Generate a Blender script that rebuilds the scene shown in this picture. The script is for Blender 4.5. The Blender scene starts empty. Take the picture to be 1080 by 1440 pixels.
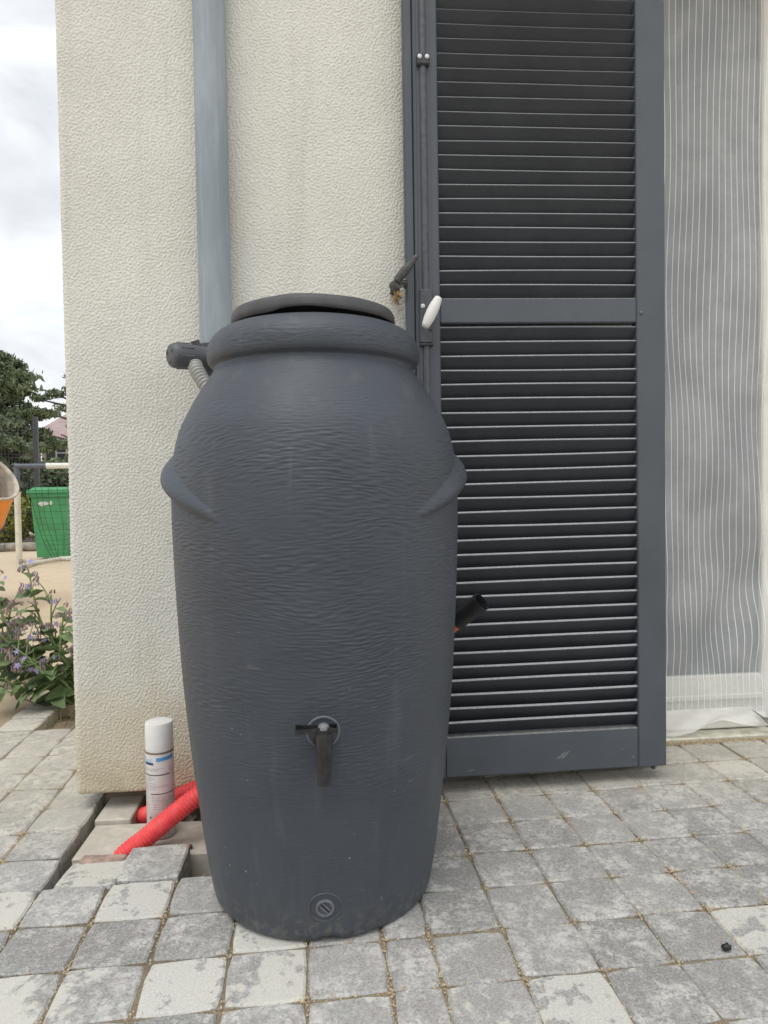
import bpy, math, random
import numpy as np
from mathutils import Vector, Matrix, Euler

R = math.radians
random.seed(7)
rng = np.random.default_rng(7)
scene = bpy.context.scene
COL = scene.collection

# ------------------------------------------------------------------ camera
CAM_H = 0.8125
yaw, pitch, roll = R(6.1), R(1.72), R(0.87)
fw = Vector((math.sin(yaw)*math.cos(pitch), math.cos(yaw)*math.cos(pitch), -math.sin(pitch)))
rt = Vector((math.cos(yaw), -math.sin(yaw), 0))
up = rt.cross(fw)
cr = rt*math.cos(roll) - up*math.sin(roll)
cu = up*math.cos(roll) + rt*math.sin(roll)
cam = bpy.data.cameras.new('camera')
cam.sensor_fit = 'HORIZONTAL'; cam.sensor_width = 36.0; cam.lens = 36.0*1000/1080
cam.clip_start = 0.05; cam.clip_end = 3000
camo = bpy.data.objects.new('camera', cam); COL.objects.link(camo)
m = Matrix((cr, cu, -fw)).transposed().to_4x4()
m.translation = (0, 0, CAM_H)
camo.matrix_world = m
scene.camera = camo
scene.render.resolution_x, scene.render.resolution_y = 768, 1024

# ------------------------------------------------------------------ sky, sun, exposure
SUN_EL, SUN_AZ = R(66), R(205)          # azimuth clockwise from +Y: behind the camera, a little to the left
world = bpy.data.worlds.new('World'); scene.world = world; world.use_nodes = True
nt = world.node_tree; nt.nodes.clear()
def wn(t, **k):
    n = nt.nodes.new(t)
    for a, b in k.items(): setattr(n, a, b)
    return n
sky = wn('ShaderNodeTexSky', sky_type='NISHITA', sun_disc=False, sun_elevation=SUN_EL, sun_rotation=SUN_AZ, air_density=1.2, dust_density=3.0)
tc = wn('ShaderNodeTexCoord')
mp = wn('ShaderNodeMapping'); mp.inputs['Scale'].default_value = (1.0, 1.0, 1.9)
nz = wn('ShaderNodeTexNoise'); nz.inputs['Scale'].default_value = 4.2; nz.inputs['Detail'].default_value = 6; nz.inputs['Roughness'].default_value = .55
nz.inputs['Distortion'].default_value = .35
rp = wn('ShaderNodeValToRGB')
rp.color_ramp.elements[0].position = .34; rp.color_ramp.elements[0].color = (.80, .83, .87, 1)
rp.color_ramp.elements[1].position = .60; rp.color_ramp.elements[1].color = (1.16, 1.19, 1.22, 1)
sc = wn('ShaderNodeVectorMath', operation='SCALE'); sc.inputs['Scale'].default_value = 10.5
mx = wn('ShaderNodeMix', data_type='RGBA'); mx.inputs[0].default_value = .90
bg = wn('ShaderNodeBackground'); bg.inputs['Strength'].default_value = .10
out = wn('ShaderNodeOutputWorld')
L = nt.links.new
L(tc.outputs['Generated'], mp.inputs['Vector']); L(mp.outputs[0], nz.inputs['Vector'])
L(nz.outputs[0], rp.inputs[0]); L(rp.outputs[0], sc.inputs[0])
L(sky.outputs[0], mx.inputs[6]); L(sc.outputs[0], mx.inputs[7])
L(mx.outputs[2], bg.inputs[0]); L(bg.outputs[0], out.inputs[0])

sun = bpy.data.lights.new('sun', 'SUN'); sun.energy = 1.5; sun.angle = R(40); sun.color = (1, .965, .91)
suno = bpy.data.objects.new('sun', sun); COL.objects.link(suno)
sd = Vector((math.sin(SUN_AZ)*math.cos(SUN_EL), math.cos(SUN_AZ)*math.cos(SUN_EL), math.sin(SUN_EL)))
suno.rotation_euler = sd.to_track_quat('Z', 'Y').to_euler(); suno.location = sd*20
vs = scene.view_settings
vs.view_transform = 'Standard'; vs.look = 'None'; vs.exposure = 0.0; vs.gamma = 1.0; vs.use_curve_mapping = False

# ------------------------------------------------------------------ material helpers
class N:
    def __init__(s, name):
        s.m = bpy.data.materials.new(name); s.m.use_nodes = True
        s.t = s.m.node_tree; s.p = s.t.nodes['Principled BSDF']; s.out = s.t.nodes['Material Output']
    def n(s, t, **k):
        x = s.t.nodes.new(t)
        for a, b in k.items(): setattr(x, a, b)
        return x
    def put(s, sock, v):
        if hasattr(v, 'is_linked') or hasattr(v, 'links'): s.t.links.new(v, sock)
        elif isinstance(v, (int, float)):
            try: sock.default_value = v
            except Exception: sock.default_value = (v, v, v)
        else:
            v = tuple(v)
            if sock.type == 'RGBA' and len(v) == 3: v += (1,)
            sock.default_value = v
    def coord(s, k='Object'): return s.n('ShaderNodeTexCoord').outputs[k]
    def pos(s): return s.n('ShaderNodeNewGeometry').outputs['Position']
    def rnd(s): return s.n('ShaderNodeObjectInfo').outputs['Random']
    def map(s, v, scale=(1, 1, 1), loc=(0, 0, 0), rot=(0, 0, 0)):
        x = s.n('ShaderNodeMapping'); s.put(x.inputs[0], v); x.inputs['Scale'].default_value = scale
        s.put(x.inputs['Location'], loc); x.inputs['Rotation'].default_value = rot
        return x.outputs[0]
    def noise(s, v, scale, detail=4, rough=.5, dist=0, w=None):
        x = s.n('ShaderNodeTexNoise'); 
        if w is not None: x.noise_dimensions = '4D'; s.put(x.inputs['W'], w)
        s.put(x.inputs['Vector'], v); s.put(x.inputs['Scale'], scale); s.put(x.inputs['Detail'], detail)
        s.put(x.inputs['Roughness'], rough); s.put(x.inputs['Distortion'], dist)
        return x.outputs[0]
    def vor(s, v, scale, feature='F1'):
        x = s.n('ShaderNodeTexVoronoi', feature=feature); s.put(x.inputs['Vector'], v); s.put(x.inputs['Scale'], scale)
        return x.outputs['Distance']
    def ramp(s, f, a, b, lo=0., hi=1.):
        x = s.n('ShaderNodeMapRange'); s.put(x.inputs[0], f); s.put(x.inputs[1], a); s.put(x.inputs[2], b)
        s.put(x.inputs[3], lo); s.put(x.inputs[4], hi); x.interpolation_type = 'SMOOTHSTEP'
        return x.outputs[0]
    def math(s, op, a, b=0.):
        x = s.n('ShaderNodeMath', operation=op); s.put(x.inputs[0], a); s.put(x.inputs[1], b); return x.outputs[0]
    def mix(s, f, a, b, blend='MIX'):
        x = s.n('ShaderNodeMix', data_type='RGBA', blend_type=blend); s.put(x.inputs[0], f); s.put(x.inputs[6], a); s.put(x.inputs[7], b)
        return x.outputs[2]
    def sep(s, v):
        x = s.n('ShaderNodeSeparateXYZ'); s.put(x.inputs[0], v); return x.outputs
    def bump(s, h, strength=.5, dist=.002):
        x = s.n('ShaderNodeBump'); x.inputs['Strength'].default_value = strength; x.inputs['Distance'].default_value = dist
        s.put(x.inputs['Height'], h); s.put(s.p.inputs['Normal'], x.outputs[0])
    def set(s, **k):
        for a, b in k.items():
            s.put(s.p.inputs[{'color': 'Base Color', 'rough': 'Roughness', 'metal': 'Metallic', 'alpha': 'Alpha', 'spec': 'Specular IOR Level', 'sss': 'Subsurface Weight', 'trans': 'Transmission Weight'}[a]], b)
        return s.m

def plain(name, c, rough=.6, metal=0., var=.18, scale=40., bump=0.):
    """a colour with mottled wear"""
    n = N(name); o = n.coord()
    f = n.noise(o, scale, 5, .6)
    a = [x*(1-var) for x in c]; b = [min(1, x*(1+var)) for x in c]
    n.set(color=n.mix(n.ramp(f, .3, .7), a, b), rough=rough, metal=metal)
    if bump: n.bump(n.noise(o, scale*4, 4, .6), bump, .001)
    return n.m

# ------------------------------------------------------------------ mesh helpers
def link(name, me, parent=None, loc=(0, 0, 0), rot=(0, 0, 0)):
    o = bpy.data.objects.new(name, me); COL.objects.link(o); o.location = loc; o.rotation_euler = rot
    if parent is not None: o.parent = parent
    return o
def tag(o, label=None, cat=None, group=None, kind=None):
    if label: o['label'] = label
    if cat: o['category'] = cat
    if group: o['group'] = group
    if kind: o['kind'] = kind
    return o
def thing(name, loc, label, cat, group=None, rot=(0, 0, 0)):
    return tag(link(name, None, None, loc, rot), label, cat, group)

class MB:
    def __init__(s): s.v = []; s.f = []
    def add(s, v, f):
        b = len(s.v); s.v += [tuple(x) for x in v]; s.f += [tuple(b+i for i in q) for q in f]; return s
    def box(s, lo, hi, M=None, bev=0.):
        x0, y0, z0 = lo; x1, y1, z1 = hi
        if bev <= 0:
            v = [Vector(p) for p in ((x0,y0,z0),(x1,y0,z0),(x1,y1,z0),(x0,y1,z0),(x0,y0,z1),(x1,y0,z1),(x1,y1,z1),(x0,y1,z1))]
            f = [(0,3,2,1),(4,5,6,7),(0,1,5,4),(1,2,6,5),(2,3,7,6),(3,0,4,7)]
        else:
            v = []; f = []; b = bev
            def V(*p): v.append(Vector(p)); return len(v)-1
            idx = {}
            for ix, X in ((0, x0), (1, x1)):
                for iy, Y in ((0, y0), (1, y1)):
                    for iz, Z in ((0, z0), (1, z1)):
                        sx, sy, sz = (1, -1)[ix]*b, (1, -1)[iy]*b, (1, -1)[iz]*b
                        idx[ix, iy, iz] = (V(X, Y+sy, Z+sz), V(X+sx, Y, Z+sz), V(X+sx, Y+sy, Z))
            def q(*k): f.append(k)
            for a in (0, 1):
                q(*[idx[a, y, z][0] for y, z in ((0,0),(1,0),(1,1),(0,1))][::(1 if a else -1)])
                q(*[idx[x, a, z][1] for x, z in ((0,0),(0,1),(1,1),(1,0))][::(1 if a else -1)])
                q(*[idx[x, y, a][2] for x, y in ((0,0),(1,0),(1,1),(0,1))][::(1 if a else -1)])
            for a in (0, 1):
                for c in (0, 1):
                    q(idx[a,c,0][0], idx[a,c,1][0], idx[a,c,1][1], idx[a,c,0][1])
                    q(idx[a,0,c][0], idx[a,1,c][0], idx[a,1,c][2], idx[a,0,c][2])
                    q(idx[0,a,c][1], idx[1,a,c][1], idx[1,a,c][2], idx[0,a,c][2])
                    for d in (0, 1): q(*idx[a, c, d])
        if M is not None: v = [M @ p for p in v]
        return s.add(v, f)
    def tube(s, pts, rad, n=12, cap=True, inner=None):
        pts = [Vector(p) for p in pts]; k = len(pts)
        rad = rad if isinstance(rad, (list, tuple, np.ndarray)) else [rad]*k
        t0 = (pts[1]-pts[0]).normalized(); a = t0.orthogonal().normalized()
        rings = []
        for i, p in enumerate(pts):
            t = (pts[min(i+1, k-1)]-pts[max(i-1, 0)])
            t = t.normalized() if t.length > 1e-9 else t0
            a = (a - t*a.dot(t)).normalized(); b = t.cross(a)
            rings.append([p+(a*math.cos(2*math.pi*j/n)+b*math.sin(2*math.pi*j/n))*rad[i] for j in range(n)])
        v = [p for r in rings for p in r]
        f = [(i*n+j, i*n+(j+1) % n, (i+1)*n+(j+1) % n, (i+1)*n+j) for i in range(k-1) for j in range(n)]
        if cap: f += [tuple(range(n))[::-1], tuple((k-1)*n+j for j in range(n))]
        return s.add(v, f)
    def lathe(s, prof, n=48, M=None, close=False):
        v = []; f = []; k = len(prof)
        for r, z in prof:
            for j in range(n):
                a = 2*math.pi*j/n; v.append(Vector((r*math.cos(a), r*math.sin(a), z)))
        for i in range(k-1):
            for j in range(n): f.append((i*n+j, i*n+(j+1) % n, (i+1)*n+(j+1) % n, (i+1)*n+j))
        if close: f += [tuple(range(n))[::-1], tuple((k-1)*n+j for j in range(n))]
        if M is not None: v = [M @ p for p in v]
        return s.add(v, f)
    def mesh(s, name, mat=None, smooth=None, origin=(0, 0, 0)):
        me = bpy.data.meshes.new(name); o = Vector(origin)
        me.from_pydata([tuple(Vector(p)-o) for p in s.v], [], s.f); 
        if mat: me.materials.append(mat)
        if smooth is not None:
            me.shade_smooth()
            if smooth < 180: me.set_sharp_from_angle(angle=R(smooth))
        me.update(); return me
    def obj(s, name, mat, parent=None, smooth=None, origin=None):
        """vertices are world coordinates (or the parent's local ones when the parent is rotated: origin=(0,0,0))"""
        if origin is None: origin = tuple(parent.location) if parent is not None else (0, 0, 0)
        if parent is not None and parent.parent is not None and origin == tuple(parent.location):
            origin = tuple(parent.location + parent.parent.location)
        me = s.mesh(name, mat, smooth, origin)
        return link(name, me, parent, (0, 0, 0) if parent is not None else origin)
def npmesh(name, verts, quads, mat, smooth=True):
    me = bpy.data.meshes.new(name)
    nv, nq, k = len(verts), len(quads), quads.shape[1]
    me.vertices.add(nv); me.vertices.foreach_set('co', np.asarray(verts, dtype=np.float32).ravel())
    me.loops.add(nq*k); me.loops.foreach_set('vertex_index', quads.astype(np.int32).ravel())
    me.polygons.add(nq); me.polygons.foreach_set('loop_start', np.arange(0, nq*k, k, dtype=np.int32))
    me.update(calc_edges=True); me.validate()
    if smooth: me.shade_smooth()
    if mat: me.materials.append(mat)
    return me
def gridquads(nu, nv, wrap=False):
    i = np.arange(nv-1)[:, None]; j = np.arange(nu if wrap else nu-1)[None, :]
    a = i*nu+j; b = i*nu+(j+1) % nu
    return np.stack([a, b, b+nu, a+nu], -1).reshape(-1, 4)
def band(h, w, lo_v, hi_v, lo_u, hi_u, seed):
    """band-passed periodic random field, unit variance; wavelengths in samples"""
    g = np.random.default_rng(seed); F = np.fft.fft2(g.standard_normal((h, w)))
    kv = np.abs(np.fft.fftfreq(h))[:, None]; ku = np.abs(np.fft.fftfreq(w))[None, :]
    cv, cu_ = 2/(lo_v+hi_v), 2/(lo_u+hi_u)
    r = np.sqrt((kv/cv)**2+(ku/cu_)**2)
    F *= np.exp(-((r-1)/.42)**2)
    x = np.real(np.fft.ifft2(F)); return x/x.std()

def gz(x): return .013*max(-3.5, min(3.5, x))
def lerp(a, b, t): return a+(b-a)*t
def bez(pts, n=30):
    """smooth Catmull-Rom path"""
    P = [Vector(p) for p in pts]; P = [P[0]*2-P[1]]+P+[P[-1]*2-P[-2]]; o = []
    for i in range(1, len(P)-2):
        for k in range(n):
            t = k/n; a, b, c, d = P[i-1:i+3]
            o.append(.5*((2*b)+(c-a)*t+(2*a-5*b+4*c-d)*t*t+(3*b-a-3*c+d)*t**3))
    o.append(P[-2]); return o
def resample(p, step):
    d = [0]
    for a, b in zip(p, p[1:]): d.append(d[-1]+(b-a).length)
    n = max(2, int(d[-1]/step)); o = []; j = 0
    for i in range(n+1):
        t = d[-1]*i/n
        while j < len(p)-2 and d[j+1] < t: j += 1
        o.append(p[j].lerp(p[j+1], min(1, max(0, (t-d[j])/max(1e-9, d[j+1]-d[j])))))
    return o

# ------------------------------------------------------------------ materials
def m_stucco():
    n = N('stucco'); p = n.pos(); x, y, z = n.sep(p)
    big = n.noise(p, 2.2, 5, .6); mid = n.noise(p, 14, 4, .6); fine = n.noise(p, 260, 3, .6)
    c = n.mix(n.ramp(big, .3, .7), (.63, .625, .57), (.715, .71, .655))
    c = n.mix(n.ramp(fine, .3, .75, 0, .30), c, (.82, .815, .765))
    edge = n.math('ADD', z, n.math('MULTIPLY', n.math('SUBTRACT', mid, .5), .35))
    c = n.mix(n.ramp(edge, .50, .03, 0, .70), c, (.58, .50, .33))
    c = n.mix(n.math('MULTIPLY', n.ramp(edge, .16, .02, 0, .8), n.ramp(mid, .35, .7)), c, (.33, .27, .16))
    streak = n.noise(n.map(p, (9, 9, .5)), 2, 4, .6)
    c = n.mix(n.ramp(streak, .52, .78, 0, .24), c, (.40, .39, .34))
    n.bump(n.math('ADD', fine, n.math('MULTIPLY', n.vor(p, 130), .6)), .55, .0022)
    return n.set(color=c, rough=.95, spec=.12)
STUCCO = m_stucco()

def m_paver():
    n = N('concrete_paver'); r = n.rnd(); o = n.coord(); p = n.pos()
    w = n.math('MULTIPLY', r, 93.)
    blot = n.noise(o, 13, 5, .62, .4, w); spk = n.noise(o, 250, 4, .8, 0, w); mid = n.noise(o, 48, 5, .65, .5, w)
    fib = n.noise(n.map(o, (1, 1, 1), rot=(0, 0, .6)), 95, 4, .75, 1.2, w)
    base = n.mix(n.ramp(r, 0, .9), (.205, .207, .209), (.345, .343, .336))
    c = n.mix(n.ramp(spk, .34, .68), n.mix(.40, base, (.07, .07, .072)), n.mix(.32, base, (.72, .71, .68)))
    c = n.mix(n.ramp(fib, .50, .66, 0, .55), c, (.56, .565, .56))
    bloom = n.math('MULTIPLY', n.ramp(blot, .42, .62), n.ramp(n.math('ADD', n.math('MULTIPLY', mid, .5), n.math('MULTIPLY', fib, .5)), .42, .57))
    c = n.mix(n.math('MULTIPLY', bloom, .72), c, (.68, .675, .65))
    # hard-edged pale laitance skin, more of it on some stones
    skin = n.noise(o, 7.5, 5, .65, .7, n.math('MULTIPLY', r, 37.))
    r2 = n.math('FRACT', n.math('MULTIPLY', r, 7.31))
    thr = n.math('SUBTRACT', .88, n.math('MULTIPLY', n.math('POWER', r2, 2.2), .41))
    sk = n.ramp(n.math('SUBTRACT', n.math('ADD', skin, n.math('MULTIPLY', n.math('SUBTRACT', mid, .5), .30)), thr), -.03, .04)
    pale = n.mix(n.ramp(spk, .3, .7), (.55, .54, .49), (.66, .645, .595))
    c = n.mix(n.math('MULTIPLY', sk, .9), c, pale)
    # trodden sand and dust, drifted towards the house
    x, y, z = n.sep(p); dn = n.noise(p, 5, 4, .6)
    dust_or_light = n.math('MULTIPLY', n.ramp(n.math('ADD', y, n.math('MULTIPLY', dn, .5)), 1.75, 2.25, .12, .62), n.ramp(mid, .3, .6, .45, 1))
    c = n.mix(dust_or_light, c, (.56, .515, .42))
    hgt = n.math('ADD', n.math('MULTIPLY', spk, .4), n.math('ADD', n.math('MULTIPLY', n.math('ADD', mid, fib), .5), n.math('MULTIPLY', blot, .5)))
    n.bump(hgt, .75, .0035)
    return n.set(color=c, rough=.93, spec=.18)
PAVER = m_paver()
def m_pale():
    n = N('pale_paver'); o = n.coord(); r = n.rnd(); w = n.math('MULTIPLY', r, 51.)
    a = n.noise(o, 18, 5, .6, .3, w); s = n.noise(o, 240, 3, .7)
    c = n.mix(n.ramp(s, .3, .7), (.50, .49, .45), (.63, .62, .575))
    b2 = n.noise(o, 55, 5, .7, .6, w); c = n.mix(n.ramp(n.math('ADD', a, n.math('MULTIPLY', n.math('SUBTRACT', b2, .5), .5)), .54, .60, 0, .8), c, n.mix(n.ramp(s, .35, .65), (.22, .222, .222), (.42, .415, .405)))
    n.bump(n.math('ADD', a, s), .4, .002)
    return n.set(color=c, rough=.9, spec=.2)
PALE = m_pale()
def m_sand(name, a, b, dark):
    n = N(name); p = n.pos()
    f = n.noise(p, 420, 3, .8); g = n.noise(p, 6, 5, .6); h = n.noise(p, 60, 4, .7)
    c = n.mix(n.ramp(f, .3, .7), a, b)
    c = n.mix(n.ramp(g, .45, .75, 0, .35), c, dark); c = n.mix(n.ramp(h, .60, .75, 0, .45), c, dark)
    n.bump(n.math('ADD', f, n.math('MULTIPLY', h, 2)), .8, .006)
    return n.set(color=c, rough=1, spec=.1)
SAND = m_sand('yard_sand', (.58, .46, .325), (.72, .61, .46), (.44, .35, .24))
JOINT = m_sand('joint_sand', (.24, .20, .145), (.52, .43, .30), (.11, .095, .075))
SOIL = m_sand('pit_soil', (.26, .215, .15), (.44, .37, .265), (.15, .12, .085))
GRAIN = plain('sand_grain', (.56, .45, .29), .9, 0, .3, 300)
def m_concrete():
    n = N('raw_concrete'); o = n.coord()
    a = n.noise(o, 22, 5, .6); s = n.noise(o, 260, 3, .7); v = n.vor(o, 85)
    c = n.mix(n.ramp(a, .3, .7), (.47, .44, .375), (.60, .57, .50))
    c = n.mix(n.ramp(s, .62, .75, 0, .5), c, (.25, .235, .2))
    c = n.mix(n.math('MULTIPLY', n.ramp(v, .10, .05), n.ramp(a, .5, .6)), c, (.12, .11, .10))
    n.bump(n.math('ADD', s, a), .4, .002); return n.set(color=c, rough=.92, spec=.2)
CONC = m_concrete()

def m_barrel():
    n = N('barrel_plastic'); o = n.coord(); x, y, z = n.sep(o)
    cloud = n.noise(o, 7, 4, .6); brush = n.noise(n.map(o, (90, 90, 3)), 1, 4, .6)
    c = n.mix(n.ramp(cloud, .3, .7), (.0475, .0562, .0715), (.058, .0685, .0855))
    low = n.ramp(n.math('ADD', z, n.math('MULTIPLY', cloud, .2)), .38, .10)
    c = n.mix(n.math('MULTIPLY', low, n.ramp(brush, .4, .7, .15, .55)), c, (.082, .086, .092))
    sp = n.vor(n.map(o, (1, 1, .8)), 62); sn = n.noise(o, 9, 3, .6)
    dots = n.math('MULTIPLY', n.ramp(sp, .10, .055), n.ramp(sn, .50, .66))
    c = n.mix(n.math('MULTIPLY', dots, n.ramp(z, .75, .15, .10, .8)), c, (.40, .40, .39))
    run = n.noise(n.map(o, (26, 26, 1.1)), 1, 4, .6); c = n.mix(n.math('MULTIPLY', n.ramp(run, .56, .72), n.ramp(cloud, .35, .6, .1, .34)), c, (.115, .12, .125))
    base_dust = n.math('MULTIPLY', n.ramp(z, .09, .0), n.ramp(n.noise(o, 60, 4, .7), .45, .7))
    c = n.mix(n.math('MULTIPLY', base_dust, .35), c, (.26, .235, .19))
    sc = n.math('MULTIPLY', n.ramp(n.noise(n.map(o, (14, 14, 60), rot=(0, .5, .3)), 1, 3, .5), .70, .74), .25)
    c = n.mix(sc, c, (.12, .125, .135))
    grain = n.math('ADD', n.noise(n.map(o, (60, 60, 420)), 1, 3, .6), n.math('MULTIPLY', n.noise(n.map(o, (30, 30, 170)), 1, 3, .6, 1.2), n.ramp(z, .2, .6, .6, 2.2)))
    n.bump(n.math('ADD', n.math('MULTIPLY', n.noise(o, 700, 2, .5), .5), grain), .38, .0010)
    return n.set(color=c, rough=n.ramp(cloud, .3, .7, .43, .55), spec=.45)
BARREL = m_barrel()
def m_lid():
    n = N('lid_plastic'); o = n.coord()
    c = n.mix(n.ramp(n.noise(o, 30, 4, .6), .3, .7), (.064, .065, .069), (.084, .085, .090))
    n.bump(n.noise(o, 500, 3, .6), .2, .0006); return n.set(color=c, rough=.55, spec=.4)
LID = m_lid()
def m_shutter():
    n = N('anthracite_paint'); o = n.coord(); p = n.pos()
    a = n.noise(p, 5, 5, .6); g = n.noise(n.map(p, (60, 60, 6)), 1, 4, .6)
    c = n.mix(n.ramp(a, .3, .7), (.069, .080, .094), (.086, .098, .113))
    v = n.vor(p, 55); sn = n.noise(p, 6, 3, .5)
    c = n.mix(n.math('MULTIPLY', n.math('MULTIPLY', n.ramp(v, .085, .05), n.ramp(sn, .5, .62)), .6), c, (.28, .28, .27))
    x, y, z = n.sep(p)
    geo = n.n('ShaderNodeNewGeometry'); nx, ny, nzz = n.sep(geo.outputs['Normal'])
    dust_or_light = n.math('MULTIPLY', n.ramp(nzz, .25, .75), n.ramp(n.noise(p, 90, 4, .7), .35, .65, .25, .85))
    c = n.mix(dust_or_light, c, (.22, .215, .20))
    n.bump(n.math('ADD', g, n.math('MULTIPLY', n.noise(p, 300, 3, .6), .5)), .12, .001)
    return n.set(color=c, rough=n.ramp(a, .3, .7, .38, .50), spec=.5)
ANTH = m_shutter()
def m_slat():
    n = N('slat_paint'); p = n.pos(); o = n.coord(); r = n.rnd()
    a = n.noise(p, 9, 5, .6); g = n.noise(n.map(p, (5, 60, 60)), 1, 4, .6)
    c = n.mix(n.ramp(a, .3, .7), (.034, .039, .047), (.045, .051, .060))
    v = n.vor(p, 75); c = n.mix(n.math('MULTIPLY', n.ramp(v, .07, .04), .35), c, (.2, .2, .2))
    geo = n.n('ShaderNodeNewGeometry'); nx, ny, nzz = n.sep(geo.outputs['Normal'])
    dust_or_light = n.math('MULTIPLY', n.ramp(nzz, .3, .7), n.ramp(n.noise(p, 120, 4, .7), .3, .65, .62, .92))
    c = n.mix(dust_or_light, c, (.43, .44, .445))  # pale noses: some dust, plus sky light painted into the colour
    n.bump(g, .1, .001)
    return n.set(color=c, rough=.5, spec=.4)
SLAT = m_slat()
def m_zinc():
    n = N('zinc'); p = n.pos()
    a = n.noise(n.map(p, (12, 12, 2.2)), 1.4, 5, .6); s = n.noise(n.map(p, (60, 60, 3)), 1, 4, .6)
    c = n.mix(n.ramp(a, .3, .7), (.25, .295, .33), (.35, .395, .43))
    c = n.mix(n.ramp(s, .50, .70, 0, .6), c, (.39, .435, .47))
    c = n.mix(n.ramp(n.noise(p, 7, 4, .6), .66, .74, 0, .6), c, (.36, .335, .27))
    n.bump(a, .1, .002)
    return n.set(color=c, rough=n.ramp(s, .3, .7, .55, .7), metal=.08, spec=.3)
ZINC = m_zinc()
BLACKP = plain('black_plastic', (.022, .022, .023), .42, 0, .25, 60, .15)
TAPP = plain('tap_plastic', (.020, .020, .021), .38, 0, .5, 90, .25)
GREYP = plain('grey_plastic', (.085, .092, .10), .5, 0, .12, 40, .1)
HOSEG = plain('grey_hose_plastic', (.40, .41, .39), .45, 0, .1, 60)
def m_red():
    n = N('red_conduit_plastic'); p = n.pos()
    c = n.mix(n.ramp(n.noise(p, 70, 4, .6), .3, .7), (.76, .055, .060), (.88, .085, .090))
    c = n.mix(n.ramp(n.noise(p, 24, 5, .7), .48, .72, 0, .16), c, (.62, .42, .33)); n.bump(n.noise(p, 300, 3, .6), .2, .001)
    return n.set(color=c, rough=.5)
REDP = m_red()
ORANGEP = plain('orange_pipe_plastic', (.55, .13, .045), .6, 0, .2, 80)
WHITEP = plain('white_plastic', (.74, .74, .72), .42, 0, .05, 30)
STEEL = plain('screw_steel', (.62, .63, .64), .5, .2, .1, 200)
CAST = plain('cast_iron_paint', (.085, .085, .085), .5, .25, .35, 120, .3)
FOAM = plain('expanding_foam', (.50, .34, .17), .9, 0, .3, 150, .6)
DOORW = plain('cream_door_paint', (.78, .77, .70), .45, 0, .06, 12, .08)
SILLM = plain('cream_threshold', (.62, .60, .50), .7, 0, .18, 30, .3)
INTER = plain('dark_room', (.10, .10, .095), .9)

# ================================================================== GROUND
# columns and rows of the stone pavers (metres)
US = [-1.110, -.975, -.840, -.704, -.567, -.430, -.290, -.151, -.016, .121, .206, .341, .477, .609, .741, .869, .993, 1.121, 1.256, 1.392, 1.528, 1.664]
V0, DV = 1.1235, .1348
VS = [V0+DV*i for i in range(-4, 7)]            # 0.58 ... 1.93
VS.append(2.066)
HOLE = (-.567, -.151, 1.5279, 1.99)             # opened paving: u0,u1,v0,v1
def sheet(name, xs, ys, zf, mat, skip=None):
    X, Y = np.meshgrid(xs, ys); Z = np.vectorize(zf)(X, Y)
    me = npmesh(name, np.stack([X, Y, Z], -1).reshape(-1, 3), gridquads(len(xs), len(ys)), mat, False)
    return link(name, me)
def ground_z(x, y):
    z = gz(x)-.003
    if -1.10 < x < 2.4 and -1.9 < y < 2.9: z = -.16
    if -1.10 < x < -.62 and 2.56 < y: z = gz(x)-.16 if y < 2.9 else gz(x)-.004
    if y > 10.6 : z -= min(.0, 0)
    return z
e = 1e-3
xs = sorted(set([-900, -300, -120, -60, -30, -18, -12]+list(np.arange(-8, -1.1, .25))+[-1.10-e, -1.10+e, -.62, 0, 1, 2.4-e, 2.4+e, 3, 3.5, 6, 12, 30, 100, 300, 900]))
ys = sorted(set([-900, -200, -40, -10, -1.9-e, -1.9+e, 0, 1, 2, 2.56-e, 2.56+e, 2.9-e, 2.9+e]+list(np.arange(3.2, 12, .25))+[14, 18, 25, 40, 80, 200, 500, 1200]))
g = sheet('ground', xs, ys, lambda x, y: ground_z(x, y)+(random.uniform(-.008, .008) if (x < -1.3 and 3 < y < 12) else 0), SAND)
tag(g, 'pale yellow sandy yard beside the paving', None, None, 'structure')

def bed_z(x, y):
    if HOLE[0]-.012 < x < HOLE[1]+.012 and HOLE[2]-.012 < y < HOLE[3]: return -.088+random.uniform(-.008, .008)
    return gz(x)-.0055
hx = [-1.10, -.9, -.7, HOLE[0]-.012-e, HOLE[0]-.012+e]+list(np.linspace(-.56, -.17, 16))+[HOLE[1]+.012-e, HOLE[1]+.012+e, 0, .5, 1, 1.5, 2.4]
hy = [-1.9, -1, 0, .6, 1, HOLE[2]-.012-e, HOLE[2]-.012+e]+list(np.linspace(1.55, 1.97, 18))+[HOLE[3]-e, HOLE[3]+e, 2.3, 2.57]
pavement = sheet('pavement', hx, hy, bed_z, JOINT)
tag(pavement, 'weathered grey square stone paving with sandy joints', None, None, 'structure')

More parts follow.
